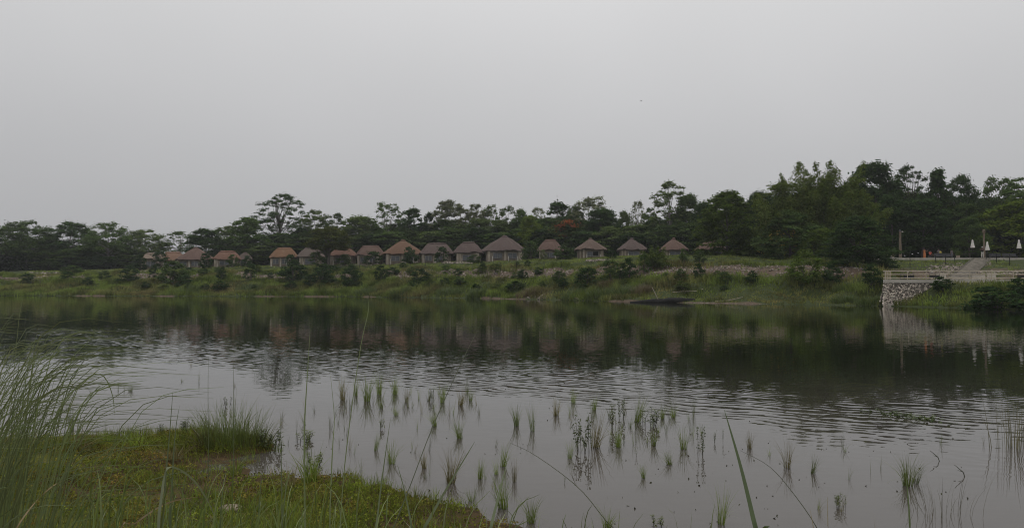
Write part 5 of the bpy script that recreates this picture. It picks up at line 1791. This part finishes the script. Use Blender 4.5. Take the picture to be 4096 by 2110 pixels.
# ------------------------------------------------------------------ near shore: ground cover
rng = np.random.default_rng(51)
n = 150000
X = rng.uniform(-11, 1.6, n); Y = 14 - rng.uniform(0, 1, n) ** .9 * 9.5
Z = near_z(X, Y)
cl = vnoise(X * 1.2, Y * 1.2, 61) * .6 + vnoise(X * 4, Y * 4, 62) * .4
ok = (Z > .012) & (rng.uniform(0, 1, n) < np.clip((cl - .27) * 2.6, .05, 1)) & (np.abs(X) < .75 * Y + 1.0)
X, Y, Z = X[ok], Y[ok], Z[ok]
P = np.stack([X, Y, Z + rng.uniform(.004, .06, len(X))], 1)
V, Fc = leaf_quads(P, rng.normal(size=P.shape) * .5 + np.array([0, -.15, 1]), rng.uniform(.018, .042, len(P)), .8, rng)
M_COVER = leaf_mat('creeping_leaves', .3, .5, False, (0.135, 0.162, 0.024), (0.165, 0.112, 0.030), 1.3, spec=False)
o = new_obj('ground_cover', np_mesh('ground_cover', V, Fc, M_COVER))
tag(o, 'small creeping leaves covering the muddy near shore', 'ground cover', kind='stuff')
n = 110000
X = rng.uniform(-11, 1.6, n); Y = 14 - rng.uniform(0, 1, n) * 9.5
Z = near_z(X, Y)
cl = vnoise(X * .9 + 7, Y * .9, 63) * .65 + vnoise(X * 3.5, Y * 3.5, 64) * .35
ok = (Z > -.02) & (rng.uniform(0, 1, n) < np.clip((cl - .33) * 3.0, .05, 1)) & (np.abs(X) < .75 * Y + 1.0)
X, Y, Z, cl = X[ok], Y[ok], Z[ok], cl[ok]
V, Fc = blades(np.stack([X, Y, Z - .01], 1), rng.uniform(.05, .19, len(X)) * (.35 + cl * 1.2), rng.uniform(0, 6.28, len(X)), rng.uniform(.1, .9, len(X)), np.full(len(X), .006), 2, None, rng)
o = new_obj('short_grass', np_mesh('short_grass', V, Fc, M_TURF))
tag(o, 'short grass growing in patches on the muddy near shore', 'grass', kind='stuff')

n = 9000
X = rng.uniform(-11, 1.6, n); Y = 14 - rng.uniform(0, 1, n) * 9.5
Z = near_z(X, Y)
ok = (Z > .0) & (vnoise(X * 1.7, Y * 1.7, 66) > .45) & (np.abs(X) < .75 * Y + 1.0)
X, Y, Z = X[ok], Y[ok], Z[ok]
V, Fc = blades(np.stack([X, Y, Z + .004], 1), rng.uniform(.06, .22, len(X)), rng.uniform(0, 6.28, len(X)), rng.uniform(.8, 1.3, len(X)), np.full(len(X), .004), 2, None, rng, .6)
o = new_obj('dry_straw', np_mesh('dry_straw', V, Fc, leaf_mat('straw', .15, .5, False, (.20, .155, .075), spec=False)))
tag(o, 'dry brown straw lying through the near shore grass', 'straw', kind='stuff')

# pale stone lying in the near grass
p = hit_near(925, 2042)
rngs = np.random.default_rng(71)
me = bpy.data.meshes.new('pale_stone')
import bmesh
bm = bmesh.new(); bmesh.ops.create_icosphere(bm, subdivisions=3, radius=1.0)
for v in bm.verts:
    k = 1 + .22 * (float(vnoise(v.co.x * 2.1 + 5, v.co.y * 2.1 + v.co.z, 72)) - .5) + .15 * (float(vnoise(v.co.x * 5, v.co.z * 5 + v.co.y * 3, 73)) - .5)
    v.co = Vector((v.co.x * .145 * k, v.co.y * .10 * k, max(v.co.z, -.4) * .055 * k))
bm.to_mesh(me); bm.free()
me.materials.append(rough_mat('pale_limestone', (.11, .085, .06), (.30, .25, .185), 16.0, .9, .01))
o = new_obj('pale_stone', me); o.location = p + np.array([0, 0, .02]); o.rotation_euler = (0, .04, .15)
tag(o, 'pale flat stone lying in the grass at the bottom of the photo', 'stone')


# ------------------------------------------------------------------ tufts in the shallows and on the shore edge
def tuft_proto(seed, n, spread, wid, lean, H=1.0, dead=.15):
    r = np.random.default_rng(seed)
    a = r.uniform(0, 6.28, n); q = r.uniform(0, 1, n) ** .6 * spread
    B = np.stack([q * np.cos(a), q * np.sin(a), np.full(n, -.03)], 1)
    L = H * r.uniform(.45, 1.08, n)
    V, Fc = blades(B, L, a + r.normal(size=n) * .6, np.abs(r.normal(size=n)) * lean + .05, np.full(n, wid), 4, None, r, .3)
    # a few broken blades that bend down to the water
    m = max(2, int(n * dead))
    a2 = r.uniform(0, 6.28, m)
    V2, F2 = blades(np.stack([np.cos(a2) * spread * .7, np.sin(a2) * spread * .7, np.full(m, -.02)], 1), H * r.uniform(.4, .8, m), a2, r.uniform(.9, 1.25, m), np.full(m, wid * .8), 4, None, r, .55)
    return np_mesh('tuft', np.concatenate([V, V2]), np.concatenate([Fc, F2 + len(V)]), M_TUFT)


TUFT = [tuft_proto(100 + k, nn, .16, .014, .36, 1.15) for k, nn in enumerate((46, 54, 62, 70, 50, 58))]
THIN = [tuft_proto(120 + k, nn, .12, .014, .35) for k, nn in enumerate((10, 14, 12))]


def forb_proto(seed, ns):
    r = np.random.default_rng(seed)
    mb = MB(); Ps, Ns, Ls = [], [], []
    for s in range(ns):
        b = np.array([r.normal() * .16, r.normal() * .16, -.02])
        H = r.uniform(.6, 1.0)
        tip = b + np.array([r.normal() * .12, r.normal() * .12, H])
        mid = (b + tip) / 2 + np.array([r.normal() * .03, r.normal() * .03, 0])
        mb.tube([b, mid, tip], [.012, .010, .006], 5, False)
        for t in np.linspace(.25, 1, 8):
            for q in range(2):
                a = r.uniform(0, 6.28)
                c = (b * (1 - t) + tip * t)
                Ps.append(c + np.array([math.cos(a), math.sin(a), .3]) * .07); Ns.append((math.cos(a) * .4 + r.normal() * .3, math.sin(a) * .4 + r.normal() * .3, .8)); Ls.append(r.uniform(.13, .22))
    V, Fc = leaf_quads(np.array(Ps), np.array(Ns), np.array(Ls), .3, r)
    me = bpy.data.meshes.new('stems'); me.from_pydata(mb.v, [], mb.f); me.materials.append(rough_mat('dark_stem', (.03, .028, .015), (.05, .045, .02), 8, .7))
    return me, np_mesh('leaves', V, Fc, M_TUFT)


FORB = [forb_proto(140 + k, q) for k, q in enumerate((4, 6, 9, 2))]
G1, G2, G3 = (.130, .172, .026), (.148, .198, .026), (.095, .118, .030)
GW = 'grass tufts standing in the shallow water'
KT = [0]


def place_tuft(px, py, hpx, wpx, col, label, thin=False, group=GW, name='grass_tuft', cat='grass tuft', land=False):
    p = hit_near(px, py) if land else on_water(px, py)
    D = p[1]
    h = hpx / F * D; w = wpx / 2 / F * D
    KT[0] += 1
    lst = THIN if thin else TUFT
    o = new_obj(name, lst[KT[0] % len(lst)])
    o.location = p
    s = w / .30
    o.scale = (s, s, h * RNG.uniform(.95, 1.25))
    o.rotation_euler = (RNG.normal() * .10, RNG.normal() * .13, RNG.uniform(0, 6.28))
    v = RNG.uniform(.78, 1.2)
    if RNG.uniform() < .22: col = (.15, .13, .05)
    o.color = (col[0] * v, col[1] * v, col[2] * v, 1)
    tag(o, label, cat, group)
    return o


def place_forb(px, py, hpx, wpx, k, col, label, land=False):
    p = hit_near(px, py) if land else on_water(px, py)
    D = p[1]
    r = empty('water_weed', p, RNG.uniform(0, 6.28), label, 'water weed', 'leafy weeds standing in the shallow water')
    a = new_obj('stems', FORB[k][0], r); b = new_obj('leaves', FORB[k][1], r)
    h, w = hpx / F * D, wpx / 2 / F * D
    a.scale = b.scale = (w / .4, w / .4, h)
    b.color = (*col, 1)


Bx = lambda x, y: (1024 + .7009 * x, 1180 + .7009 * y)
Cx = lambda x, y: (2048 + .7009 * x, 1180 + .7009 * y)
Dx = lambda x, y: (3072 + .7009 * x, 1180 + .7009 * y)
Ax = lambda x, y: (.7009 * x, 1180 + .7009 * y)
ZONES = {
    'in the back row of tufts left of centre': (Bx, [(495, 598, 135, 60), (570, 572, 105, 40), (635, 604, 135, 70), (705, 564, 95, 60), (790, 564, 100, 60), (860, 610, 85, 45), (930, 592, 105, 35), (1065, 612, 105, 55), (1165, 628, 85, 50), (1225, 602, 65, 40)], G1),
    'in the scattered middle row left of centre': (Bx, [(715, 645, 65, 40), (800, 684, 55, 50), (920, 762, 95, 30), (1020, 745, 95, 55), (1165, 815, 115, 60)], G1),
    'along the edge of the near shore, left of centre': (Bx, [(330, 1010, 90, 70), (685, 884, 100, 40), (775, 960, 125, 80), (890, 872, 85, 30), (960, 985, 95, 55), (1110, 1070, 165, 110), (1280, 1045, 115, 55), (1410, 975, 135, 60), (1370, 1022, 85, 40), (1230, 1175, 80, 60), (1410, 1215, 160, 110)], G2),
    'in the back part of the centre right group': (Cx, [(25, 745, 115, 55), (118, 775, 135, 50), (250, 685, 95, 60), (350, 614, 75, 45), (470, 655, 85, 45), (715, 722, 160, 65), (860, 704, 75, 40), (920, 694, 65, 50), (1008, 712, 65, 35)], G1),
    'in the front part of the centre right group': (Cx, [(330, 930, 95, 50), (475, 865, 190, 95), (610, 866, 115, 60), (808, 856, 95, 60), (980, 876, 125, 80), (900, 964, 85, 60), (750, 1042, 75, 40)], G1),
    'standing alone along the bottom right shallows': (Cx, [(15, 1065, 115, 45), (110, 1295, 160, 100), (540, 1326, 95, 90), (1195, 1305, 200, 80), (1358, 874, 85, 50)], G1),
    'in the far right shallows': (Dx, [(110, 985, 135, 75), (255, 1014, 95, 50), (800, 1086, 150, 100), (845, 1075, 125, 50), (1230, 850, 75, 20), (585, 1010, 105, 12)], G3),
    'in the open water at the left': (Ax, [(220, 612, 50, 25), (520, 562, 65, 30), (675, 545, 65, 20), (710, 545, 70, 16), (745, 548, 30, 40), (1040, 492, 30, 36), (1090, 402, 40, 22), (1135, 494, 75, 26), (600, 748, 55, 22), (411, 768, 150, 48), (1340, 520, 36, 20), (1440, 418, 40, 18)], G3),
}
for z, (fx, lst, col) in ZONES.items():
    lst = sorted(lst)
    for k, (x, y, h, w) in enumerate(lst):
        px, py = fx(x, y)
        size = 'tall' if h > 120 else ('small' if h < 70 else 'slender' if w < 45 else 'spreading')
        lab = f'{size} grass tuft, {ORD[k]} from left {z}' if k < len(lst) - 1 else f'{size} grass tuft, rightmost {z}'
        if k == 0: lab = f'{size} grass tuft, leftmost {z}'
        place_tuft(px, py, h * .7009, w * .7009, col, lab, thin=(w < 40))
for fx, x, y, h, w, k, lab in ((Cx, 400, 890, 215, 100, 2, 'tall leafy weed beside the biggest tuft of the centre right group'), (Cx, 562, 760, 140, 70, 1, 'dark leafy weed between the two tallest tufts of the centre right group'),
                               (Cx, 632, 700, 110, 70, 1, 'green leafy weed left of the tall rear tuft, centre right'), (Cx, 800, 745, 100, 110, 2, 'spreading leafy weed right of the tall rear tuft, centre right'),
                               (Cx, 1072, 905, 165, 60, 1, 'upright leafy weed at the right end of the centre right group'), (Cx, 1160, 838, 75, 30, 0, 'short weed in open water, left of a pair'),
                               (Cx, 1210, 838, 90, 26, 3, 'single stemmed weed in open water beside the big slanting blade'), (Cx, 700, 920, 65, 36, 3, 'pair of dark stems in front of the centre right group'),
                               (Cx, 840, 1310, 60, 100, 1, 'dark leafy weed at the bottom edge right of centre'), (Dx, 405, 1205, 80, 70, 2, 'dark bushy weed in the right foreground shallows'),
                               (Bx, 345, 960, 70, 130, 1, 'tangled dark weed at the near shore edge, left of centre'), (Bx, 290, 830, 60, 110, 2, 'tangle of dark stems in the water right of the big shore tuft'),
                               (Bx, 80, 880, 130, 130, 2, 'leafy weed growing at the right foot of the big shore tuft'), (Bx, 705, 765, 60, 60, 1, 'dark low weed in the water left of centre'),
                               (Bx, 1010, 600, 70, 40, 1, 'dark thin weed at the right of the back row'), (Cx, 310, 1070, 40, 30, 3, 'tiny dark weed in the open shallows'),
                               (Ax, 1300, 640, 60, 60, 1, 'leafy weed topping the big shore tuft at the left'), (Ax, 1060, 780, 80, 90, 2, 'leafy weed on the shore left of the big tuft'), (Ax, 930, 790, 60, 60, 1, 'small leafy weed on the grassy edge left of the big tuft')):
    px, py = fx(x, y)
    place_forb(px, py, h * .7009, w * .7009, k, G3 if 'dark' in lab else (.065, .085, .022), lab, land=fx is Ax)
rngq = np.random.default_rng(97)
for (x0, x1, y0, y1, k) in ((1340, 1920, 1565, 1660, 34), (2270, 2810, 1640, 1810, 46), (1230, 2010, 1780, 2050, 36), (1120, 1400, 1640, 1830, 18), (2850, 3900, 1760, 2080, 10)):
    for _ in range(k):
        px, py = rngq.uniform(x0, x1), rngq.uniform(y0, y1)
        if float(near_z(np.array([on_water(px, py)[0]]), np.array([on_water(px, py)[1]]))[0]) > 0: continue
        place_tuft(px, py, rngq.uniform(22, 95), rngq.uniform(10, 38), [G1, G3, (.06, .07, .02)][int(rngq.integers(0, 3))], 'thin sprig of grass between the larger tufts in the shallows', thin=True,
                   group='thin sprigs between the tufts', name='grass_sprig', cat='grass sprig')
# reedy brown stand at the right edge
p = on_water(*Dx(1400, 872))
r_ = np.random.default_rng(81); n = 46
a = r_.uniform(0, 6.28, n); q = r_.uniform(0, 1, n) ** .5 * .42
V, Fc = blades(np.stack([q * np.cos(a), q * np.sin(a) * .7, np.full(n, -.02)], 1), r_.uniform(.5, .95, n), a, r_.uniform(.02, .35, n), np.full(n, .010), 4, None, r_)
o = new_obj('reed_stand', np_mesh('reed_stand', V, Fc, M_TUFT)); o.location = p; o.color = (.13, .12, .06, 1)
tag(o, 'brownish stand of thin reeds in the water at the right edge', 'reeds')
p = on_water(*Dx(1000, 1255)); n = 40
a = r_.uniform(0, 6.28, n); q = r_.uniform(0, 1, n) ** .5 * .30
V, Fc = blades(np.stack([q * np.cos(a) * 1.4, q * np.sin(a), np.full(n, -.02)], 1), r_.uniform(.15, .62, n), a, r_.uniform(.1, .6, n), np.full(n, .004), 4, None, r_)
o = new_obj('reed_stand', np_mesh('reed_stand', V, Fc, M_TUFT)); o.location = p; o.color = (.13, .12, .09, 1)
tag(o, 'faint thin grey stalks in the bottom right corner shallows', 'reeds')
# floating weed patch
p = on_water(*Dx(830, 700)); n = 170
P = np.stack([r_.normal(size=n) * .24, r_.normal(size=n) * .22, r_.uniform(.005, .07, n)], 1)
P[:, 1] += P[:, 0] * -.9
V, Fc = leaf_quads(P, r_.normal(size=P.shape) * .4 + np.array([0, 0, 1]), r_.uniform(.05, .11, n), .6, r_)
o = new_obj('floating_weed', np_mesh('floating_weed', V, Fc, M_TUFT)); o.location = p; o.color = (.055, .080, .018, 1)
o['kind'] = 'stuff'
tag(o, 'green mat of floating weed on the dark water at the right', 'water weed', kind='stuff')
for px, py, lab in ((*Dx(985, 945), 'bent stalk poking from the water right of centre right, upper one of two'), (*Dx(1130, 1032), 'bent stalk poking from the water at the right, lower one of two')):
    p = on_water(px, py)
    o = MB().tube([p + np.array([0, 0, -.05]), p + np.array([-.04, 0, .06]), p + np.array([-.16, 0, .16])], [.006, .006, .003], 5).tube([p + np.array([-.04, 0, .06]), p + np.array([-.1, .03, .08])], [.004, .002], 4).build('bent_stalk', M_TUFT)
    o.color = (.05, .06, .025, 1)
    tag(o, lab, 'stalk', 'bent stalks in the right shallows')
# dead specks: floating leaf bits in the shallows
n = 380
px = r_.uniform(1300, 3900, n); py = r_.uniform(1480, 2100, n)
P = np.array([on_water(a, b) for a, b in zip(px, py)]) + np.array([0, 0, .006])
keep = vnoise(P[:, 0] * .8, P[:, 1] * .8, 91) > .5
P = P[keep]
V, Fc = leaf_quads(P, r_.normal(size=P.shape) * .5 + np.array([0, 0, .8]), r_.uniform(.015, .05, len(P)), .5, r_)
o = new_obj('floating_bits', np_mesh('floating_bits', V, Fc, leaf_mat('dead_bits', .1, .4, False, (.045, .045, .022), spec=False)))
tag(o, 'dark leaf bits and stem tips scattered over the shallow water', 'floating leaves', kind='stuff')

# the big tuft on the shore
p = hit_near(930, 1768)
r_ = np.random.default_rng(85); n = 520
a = r_.uniform(0, 6.28, n); q = r_.uniform(0, 1, n) ** .5 * .46
V, Fc = blades(np.stack([q * np.cos(a) * 1.15, q * np.sin(a) * .8, np.full(n, -.05)], 1), r_.uniform(.25, 1.0, n) * (1 - .3 * (q / .46)), a + r_.normal(size=n) * .7, r_.uniform(.05, .8, n), np.full(n, .008), 4, None, r_)
o = new_obj('shore_tuft', np_mesh('shore_tuft', V, Fc, M_TUFT)); o.location = p; o.color = (.125, .155, .045, 1)
tag(o, 'big fine bladed grass tuft on the tip of the near shore', 'grass tuft')
for px, py, h, w, lab in ((830, 1775, 90, 120, 'low brownish grass tuft left of the big shore tuft'), (1050, 1782, 80, 110, 'low thin grass at the right foot of the big shore tuft'), (300, 1800, 90, 160, 'low green grass tuft near the left shoreline'),
                          (560, 1790, 70, 140, 'low green grass tuft at the middle of the left shoreline'), (940, 1900, 80, 90, 'green grass tuft at the edge of the puddle'), (1240, 1930, 110, 120, 'bright green grass tuft on the shore right of the puddle'),
                          (700, 1840, 60, 120, 'small grass tuft on the mossy shore left of the puddle'), (1160, 1960, 80, 110, 'grass tuft on the shore just below the puddle')):
    place_tuft(px, py, h, w, G2 if 'green' in lab else (.085, .085, .03), lab, group='grass tufts on the near shore', land=True)


# ------------------------------------------------------------------ tall foreground grass
def strip(pts, wid, segs=16, twist=0.0, flat=(1, 0, 0)):
    """smooth tapered ribbon through given points"""
    P = np.array(pts, float)
    t = np.linspace(0, 1, len(P)); u = np.linspace(0, 1, segs + 1)
    # Catmull-Rom through the points
    m = len(P)
    out = []
    for x in u:
        s = x * (m - 1); i = min(int(s), m - 2); f = s - i
        p0_, p1_, p2_, p3_ = P[max(i - 1, 0)], P[i], P[i + 1], P[min(i + 2, m - 1)]
        out.append(.5 * ((2 * p1_) + (-p0_ + p2_) * f + (2 * p0_ - 5 * p1_ + 4 * p2_ - p3_) * f * f + (-p0_ + 3 * p1_ - 3 * p2_ + p3_) * f ** 3))
    out = np.array(out)
    d = np.gradient(out, axis=0); d /= np.linalg.norm(d, axis=1, keepdims=True)
    V = []
    f0 = np.array(flat, float)
    for k in range(segs + 1):
        n_ = np.cross(d[k], [0, 1, 0.15]); n_ /= np.linalg.norm(n_) + 1e-9
        y_ = np.cross(n_, d[k])
        ang = twist * u[k]
        sd = n_ * math.cos(ang) + y_ * math.sin(ang)
        w = wid * .5 * (min(1, .55 + u[k] * 2)) * (1 - u[k] ** 3.0) + .0004
        V.append(out[k] - sd * w); V.append(out[k] + sd * w + y_ * w * .25)
    Fs = [(2 * k, 2 * k + 1, 2 * k + 3, 2 * k + 2) for k in range(segs)]
    return np.array(V), Fs


def ground_under(px, D):
    x = xat(px, D)
    return np.array([x, D, float(near_z(np.array([x]), np.array([D]))[0]) - .03])


GT = (.125, .165, .060)
STALKS = [  # (points from the bottom up in photo px, distance, width m, colour, label)
    ([(3046, 2240), (3022, 2110), (2962, 1860), (2897, 1637)], 1.7, .016, (.060, .095, .028), 'wide dark green blade slanting up over the water right of centre'),
    ([(1355, 2300), (1360, 2110), (1385, 1800), (1440, 1400), (1474, 1240), (1469, 1184)], 2.6, .007, GT, 'tallest thin stem, curling at the tip above the far waterline'),
    ([(1222, 2300), (1220, 2110), (1217, 1741), (1228, 1520), (1241, 1313)], 2.7, .0085, GT, 'straight tall stem left of the tallest one, ending in the dark reflections'),
    ([(1500, 2290), (1634, 1958), (1725, 1720), (1850, 1440), (1923, 1296)], 2.4, .005, (.07, .085, .04), 'long thin stem leaning right across the centre of the water'),
    ([(1640, 2230), (1697, 2110), (1788, 1950), (1899, 1765)], 2.2, .013, (.095, .125, .05), 'wide pale blade leaning right at the bottom centre'),
    ([(1322, 2200), (1325, 1916), (1332, 1760), (1337, 1664), (1322, 1500)], 2.8, .006, GT, 'short straight stem between the two tallest ones'),
    ([(1495, 2230), (1508, 2080), (1530, 1900), (1562, 1672)], 2.5, .009, (.09, .12, .045), 'upright pale blade just right of the tallest stem'),
    ([(1672, 2230), (1648, 2110), (1620, 1970), (1590, 1858)], 2.3, .010, (.095, .125, .055), 'pale blade leaning left at the bottom centre'),
    ([(1135, 2230), (1129, 2110), (1126, 1900), (1122, 1664)], 2.7, .008, (.075, .10, .035), 'straight dark stem rising left of the tall stems'),
    ([(1945, 2230), (1963, 2110), (1995, 1980), (2028, 1850)], 2.3, .014, (.10, .135, .055), 'wide fresh green blade at the bottom right of centre'),
    ([(640, 2250), (650, 1950), (680, 1866), (771, 1915), (840, 2020), (880, 2125)], 2.3, .012, (.15, .175, .095), 'pale arched blade bending over to the right in the lower left'),
    ([(20, 2230), (66, 2110), (140, 2007), (200, 1950), (245, 1922)], 2.4, .009, (.26, .20, .10), 'dry straw coloured blade curving up in the bottom left corner'),
    ([(480, 2160), (540, 2092), (660, 2014), (770, 1988), (815, 1990)], 2.4, .007, (.24, .19, .10), 'dry tan blade lying across the lower left grass'),
    ([(655, 2250), (660, 1950), (676, 1760), (692, 1560)], 2.8, .010, (.075, .10, .035), 'dark upright blade standing by the left shoreline'),
    ([(680, 2250), (690, 1900), (702, 1720), (718, 1622)], 2.8, .009, (.07, .095, .035), 'second dark upright blade by the left shoreline, leaning right'),
    ([(100, 2200), (210, 1690), (340, 1520), (410, 1500), (450, 1580), (457, 1660)], 2.8, .008, GT, 'blade bent over like a hook above the left water'),
    ([(836, 2200), (834, 1800), (832, 1560), (834, 1430)], 3.0, .005, (.07, .09, .035), 'thin upright stem at the left edge of the big shore tuft'),
    ([(930, 2200), (935, 1800), (934, 1560), (932, 1418)], 3.0, .005, (.07, .09, .035), 'thin upright stem through the middle of the big shore tuft'),
    ([(2560, 2250), (2426, 2084), (2310, 1945), (2139, 1818), (2040, 1770)], 2.6, .005, (.07, .085, .035), 'thin stem slanting down to the right over the centre shallows'),
    ([(3300, 2230), (3268, 2110), (3163, 1958), (3072, 1860), (2960, 1800)], 2.6, .005, (.06, .07, .035), 'long thin stem leaning left in the right shallows'),
    ([(3640, 2260), (3640, 2110), (3634, 2000), (3622, 1882)], 2.2, .014, (.075, .11, .035), 'fresh green blade standing at the bottom right'),
    ([(3316, 2230), (3312, 2110), (3310, 1985)], 2.4, .006, (.20, .18, .10), 'dry upright stalk, left of three pale ones at the bottom right'),
    ([(3270, 2230), (3256, 2120), (3240, 2034)], 2.4, .007, (.22, .19, .10), 'dry curved stalk at the bottom edge, leftmost of three pale ones'),
    ([(3502, 2230), (3500, 2110), (3500, 2050)], 2.4, .007, (.24, .21, .12), 'short dry stalk at the bottom edge, rightmost of three pale ones'),
]
for pts, D, w, c, lab in STALKS:
    P = []
    g = ground_under(pts[0][0], D)
    for k, (px, py) in enumerate(pts):
        P.append(at(px, py, D + .10 * k))
    dz = P[0][2] - g[2]
    if dz > .05:
        dr = P[0] - P[1]
        sh = float(np.clip(dr[0] / max(abs(dr[2]), .05), -.45, .45))
        q1 = P[0] + np.array([sh * dz * .5, -.02, -dz * .5])
        q0 = P[0] + np.array([sh * dz * .75, -.04, -dz])
        P = [q0, q1] + P
    V, Fs = strip(P, w * (.5 if 'thin' in lab else .85), 22, 0.0)
    o = new_obj('grass_stalk', np_mesh('grass_stalk', V, np.array(Fs), M_TALL, True))
    o.color = (*c, 1)
    tag(o, lab, 'grass stalk', 'single tall stalks in the foreground')


def clump(name, n, base, tip, Dr, wr, col, label, seed, arch=.5):
    """a dense clump of long blades: base box and tip box on the photo plane at distance Dr"""
    r = np.random.default_rng(seed)
    Vs, Fs, off = [], [], 0
    for k in range(n):
        D = r.uniform(*Dr)
        bx = r.uniform(base[0], base[1])
        g = ground_under(bx, D)
        s = r.uniform(0, 1)
        tx, ty = tip(s, r, bx)
        T = at(tx, ty, D + r.uniform(-.2, .5))
        reach = T - g
        m1 = g + np.array([reach[0] * .22, reach[1] * .2, reach[2] * .45])
        m2 = g + np.array([reach[0] * (.62 - .1 * arch), reach[1] * .6, reach[2] * (.86 + .10 * arch)])
        V, F_ = strip([g, m1, m2, T], r.uniform(*wr), 12, r.normal() * .8)
        Vs.append(V); Fs.append(np.array(F_) + off); off += len(V)
    o = new_obj(name, np_mesh(name, np.concatenate(Vs), np.concatenate(Fs), M_TALL, True))
    o.color = (*col, 1)
    tag(o, label, 'tall grass')
    return o


clump('tall_grass_clump', 190, (-760, 170), lambda s, r, b: (b + 260 + 480 * s + r.normal() * 60, 2090 - 700 * r.uniform(.0, 1) ** .9 + 60 * s + r.normal() * 40), (2.5, 3.7), (.0022, .0055), (.135, .168, .062),
      'dense clump of long arching grass sweeping in from the left edge', 201, .7)
clump('tall_grass_clump', 150, (-560, 60), lambda s, r, b: (40 + 560 * s + r.normal() * 40, 1180 + 250 * s + r.uniform(-40, 380)), (2.6, 3.4), (.0022, .005), (.135, .162, .062),
      'loose long blades arching highest over the water at the left edge', 202, .9)
clump('tall_grass_clump', 26, (-480, -60), lambda s, r, b: (480 + 520 * s + r.normal() * 40, 1250 + 330 * s + r.uniform(-40, 260)), (2.7, 3.3), (.002, .004), (.135, .160, .058),
      'few thin stems reaching far right from the left clump over the water', 203, 1.0)
clump('low_grass_clump', 210, (250, 1200), lambda s, r, b: (b + r.normal() * 130 + 40, 2110 - 260 * r.uniform(0, 1) ** 1.3), (2.2, 3.3), (.003, .007), (.125, .160, .042),
      'band of shorter upright blades along the bottom left edge', 204)
clump('low_grass_clump', 70, (1100, 1900), lambda s, r, b: (b + r.normal() * 140 + 30, 2110 - 230 * r.uniform(0, 1) ** 1.6), (2.2, 3.0), (.003, .007), (.130, .165, .045),
      'sparse upright blades along the bottom edge at the centre', 205)
clump('low_grass_clump', 26, (1900, 2900), lambda s, r, b: (b + r.normal() * 110, 2120 - 110 * r.uniform(0, 1) ** 1.6), (2.2, 3.0), (.003, .006), (.120, .145, .06),
      'few blade tips along the bottom edge right of centre', 206)

# birds
for px, py, D, s, lab in ((2564, 404, 150, .42, 'tiny dark bird flying high in the grey sky'), (2228, 785, 170, .36, 'tiny dark bird flying just above the treeline')):
    p = at(px, py, D)
    r = empty('bird', p, .3, lab, 'bird', 'birds in the sky')
    b = MB().tube([(-.45 * s, 0, 0), (-.2 * s, 0, .03 * s), (.15 * s, 0, .02 * s), (.4 * s, 0, .05 * s), (.52 * s, 0, .03 * s)], [.02 * s, .1 * s, .12 * s, .07 * s, .015 * s], 8)
    b.build('body', M_HAIR, r, True)
    for q in (-1, 1):
        MB().add([(.15 * s, 0, .05 * s), (-.15 * s, 0, .05 * s), (-.12 * s, q * .5 * s, .22 * s), (.1 * s, q * .5 * s, .24 * s), (-.05 * s, q * .95 * s, .12 * s)], [(0, 1, 2, 3), (3, 2, 4)]).build('wing', M_HAIR, r)

# ------------------------------------------------------------------ haze
m, n_, l_, out = mat_new('haze_air')
pv = n_.new('ShaderNodeVolumePrincipled')
pv.inputs['Color'].default_value = (0.93, 0.96, 1.0, 1)
pv.inputs['Density'].default_value = 0.00020
pv.inputs['Anisotropy'].default_value = 0.2
l_.new(pv.outputs[0], out.inputs['Volume'])
hz = MB().box((-40, 190, 21.5), (900, 640, 51)).build('haze', m)
tag(hz, kind='stuff')
hz.display_type = 'WIRE'
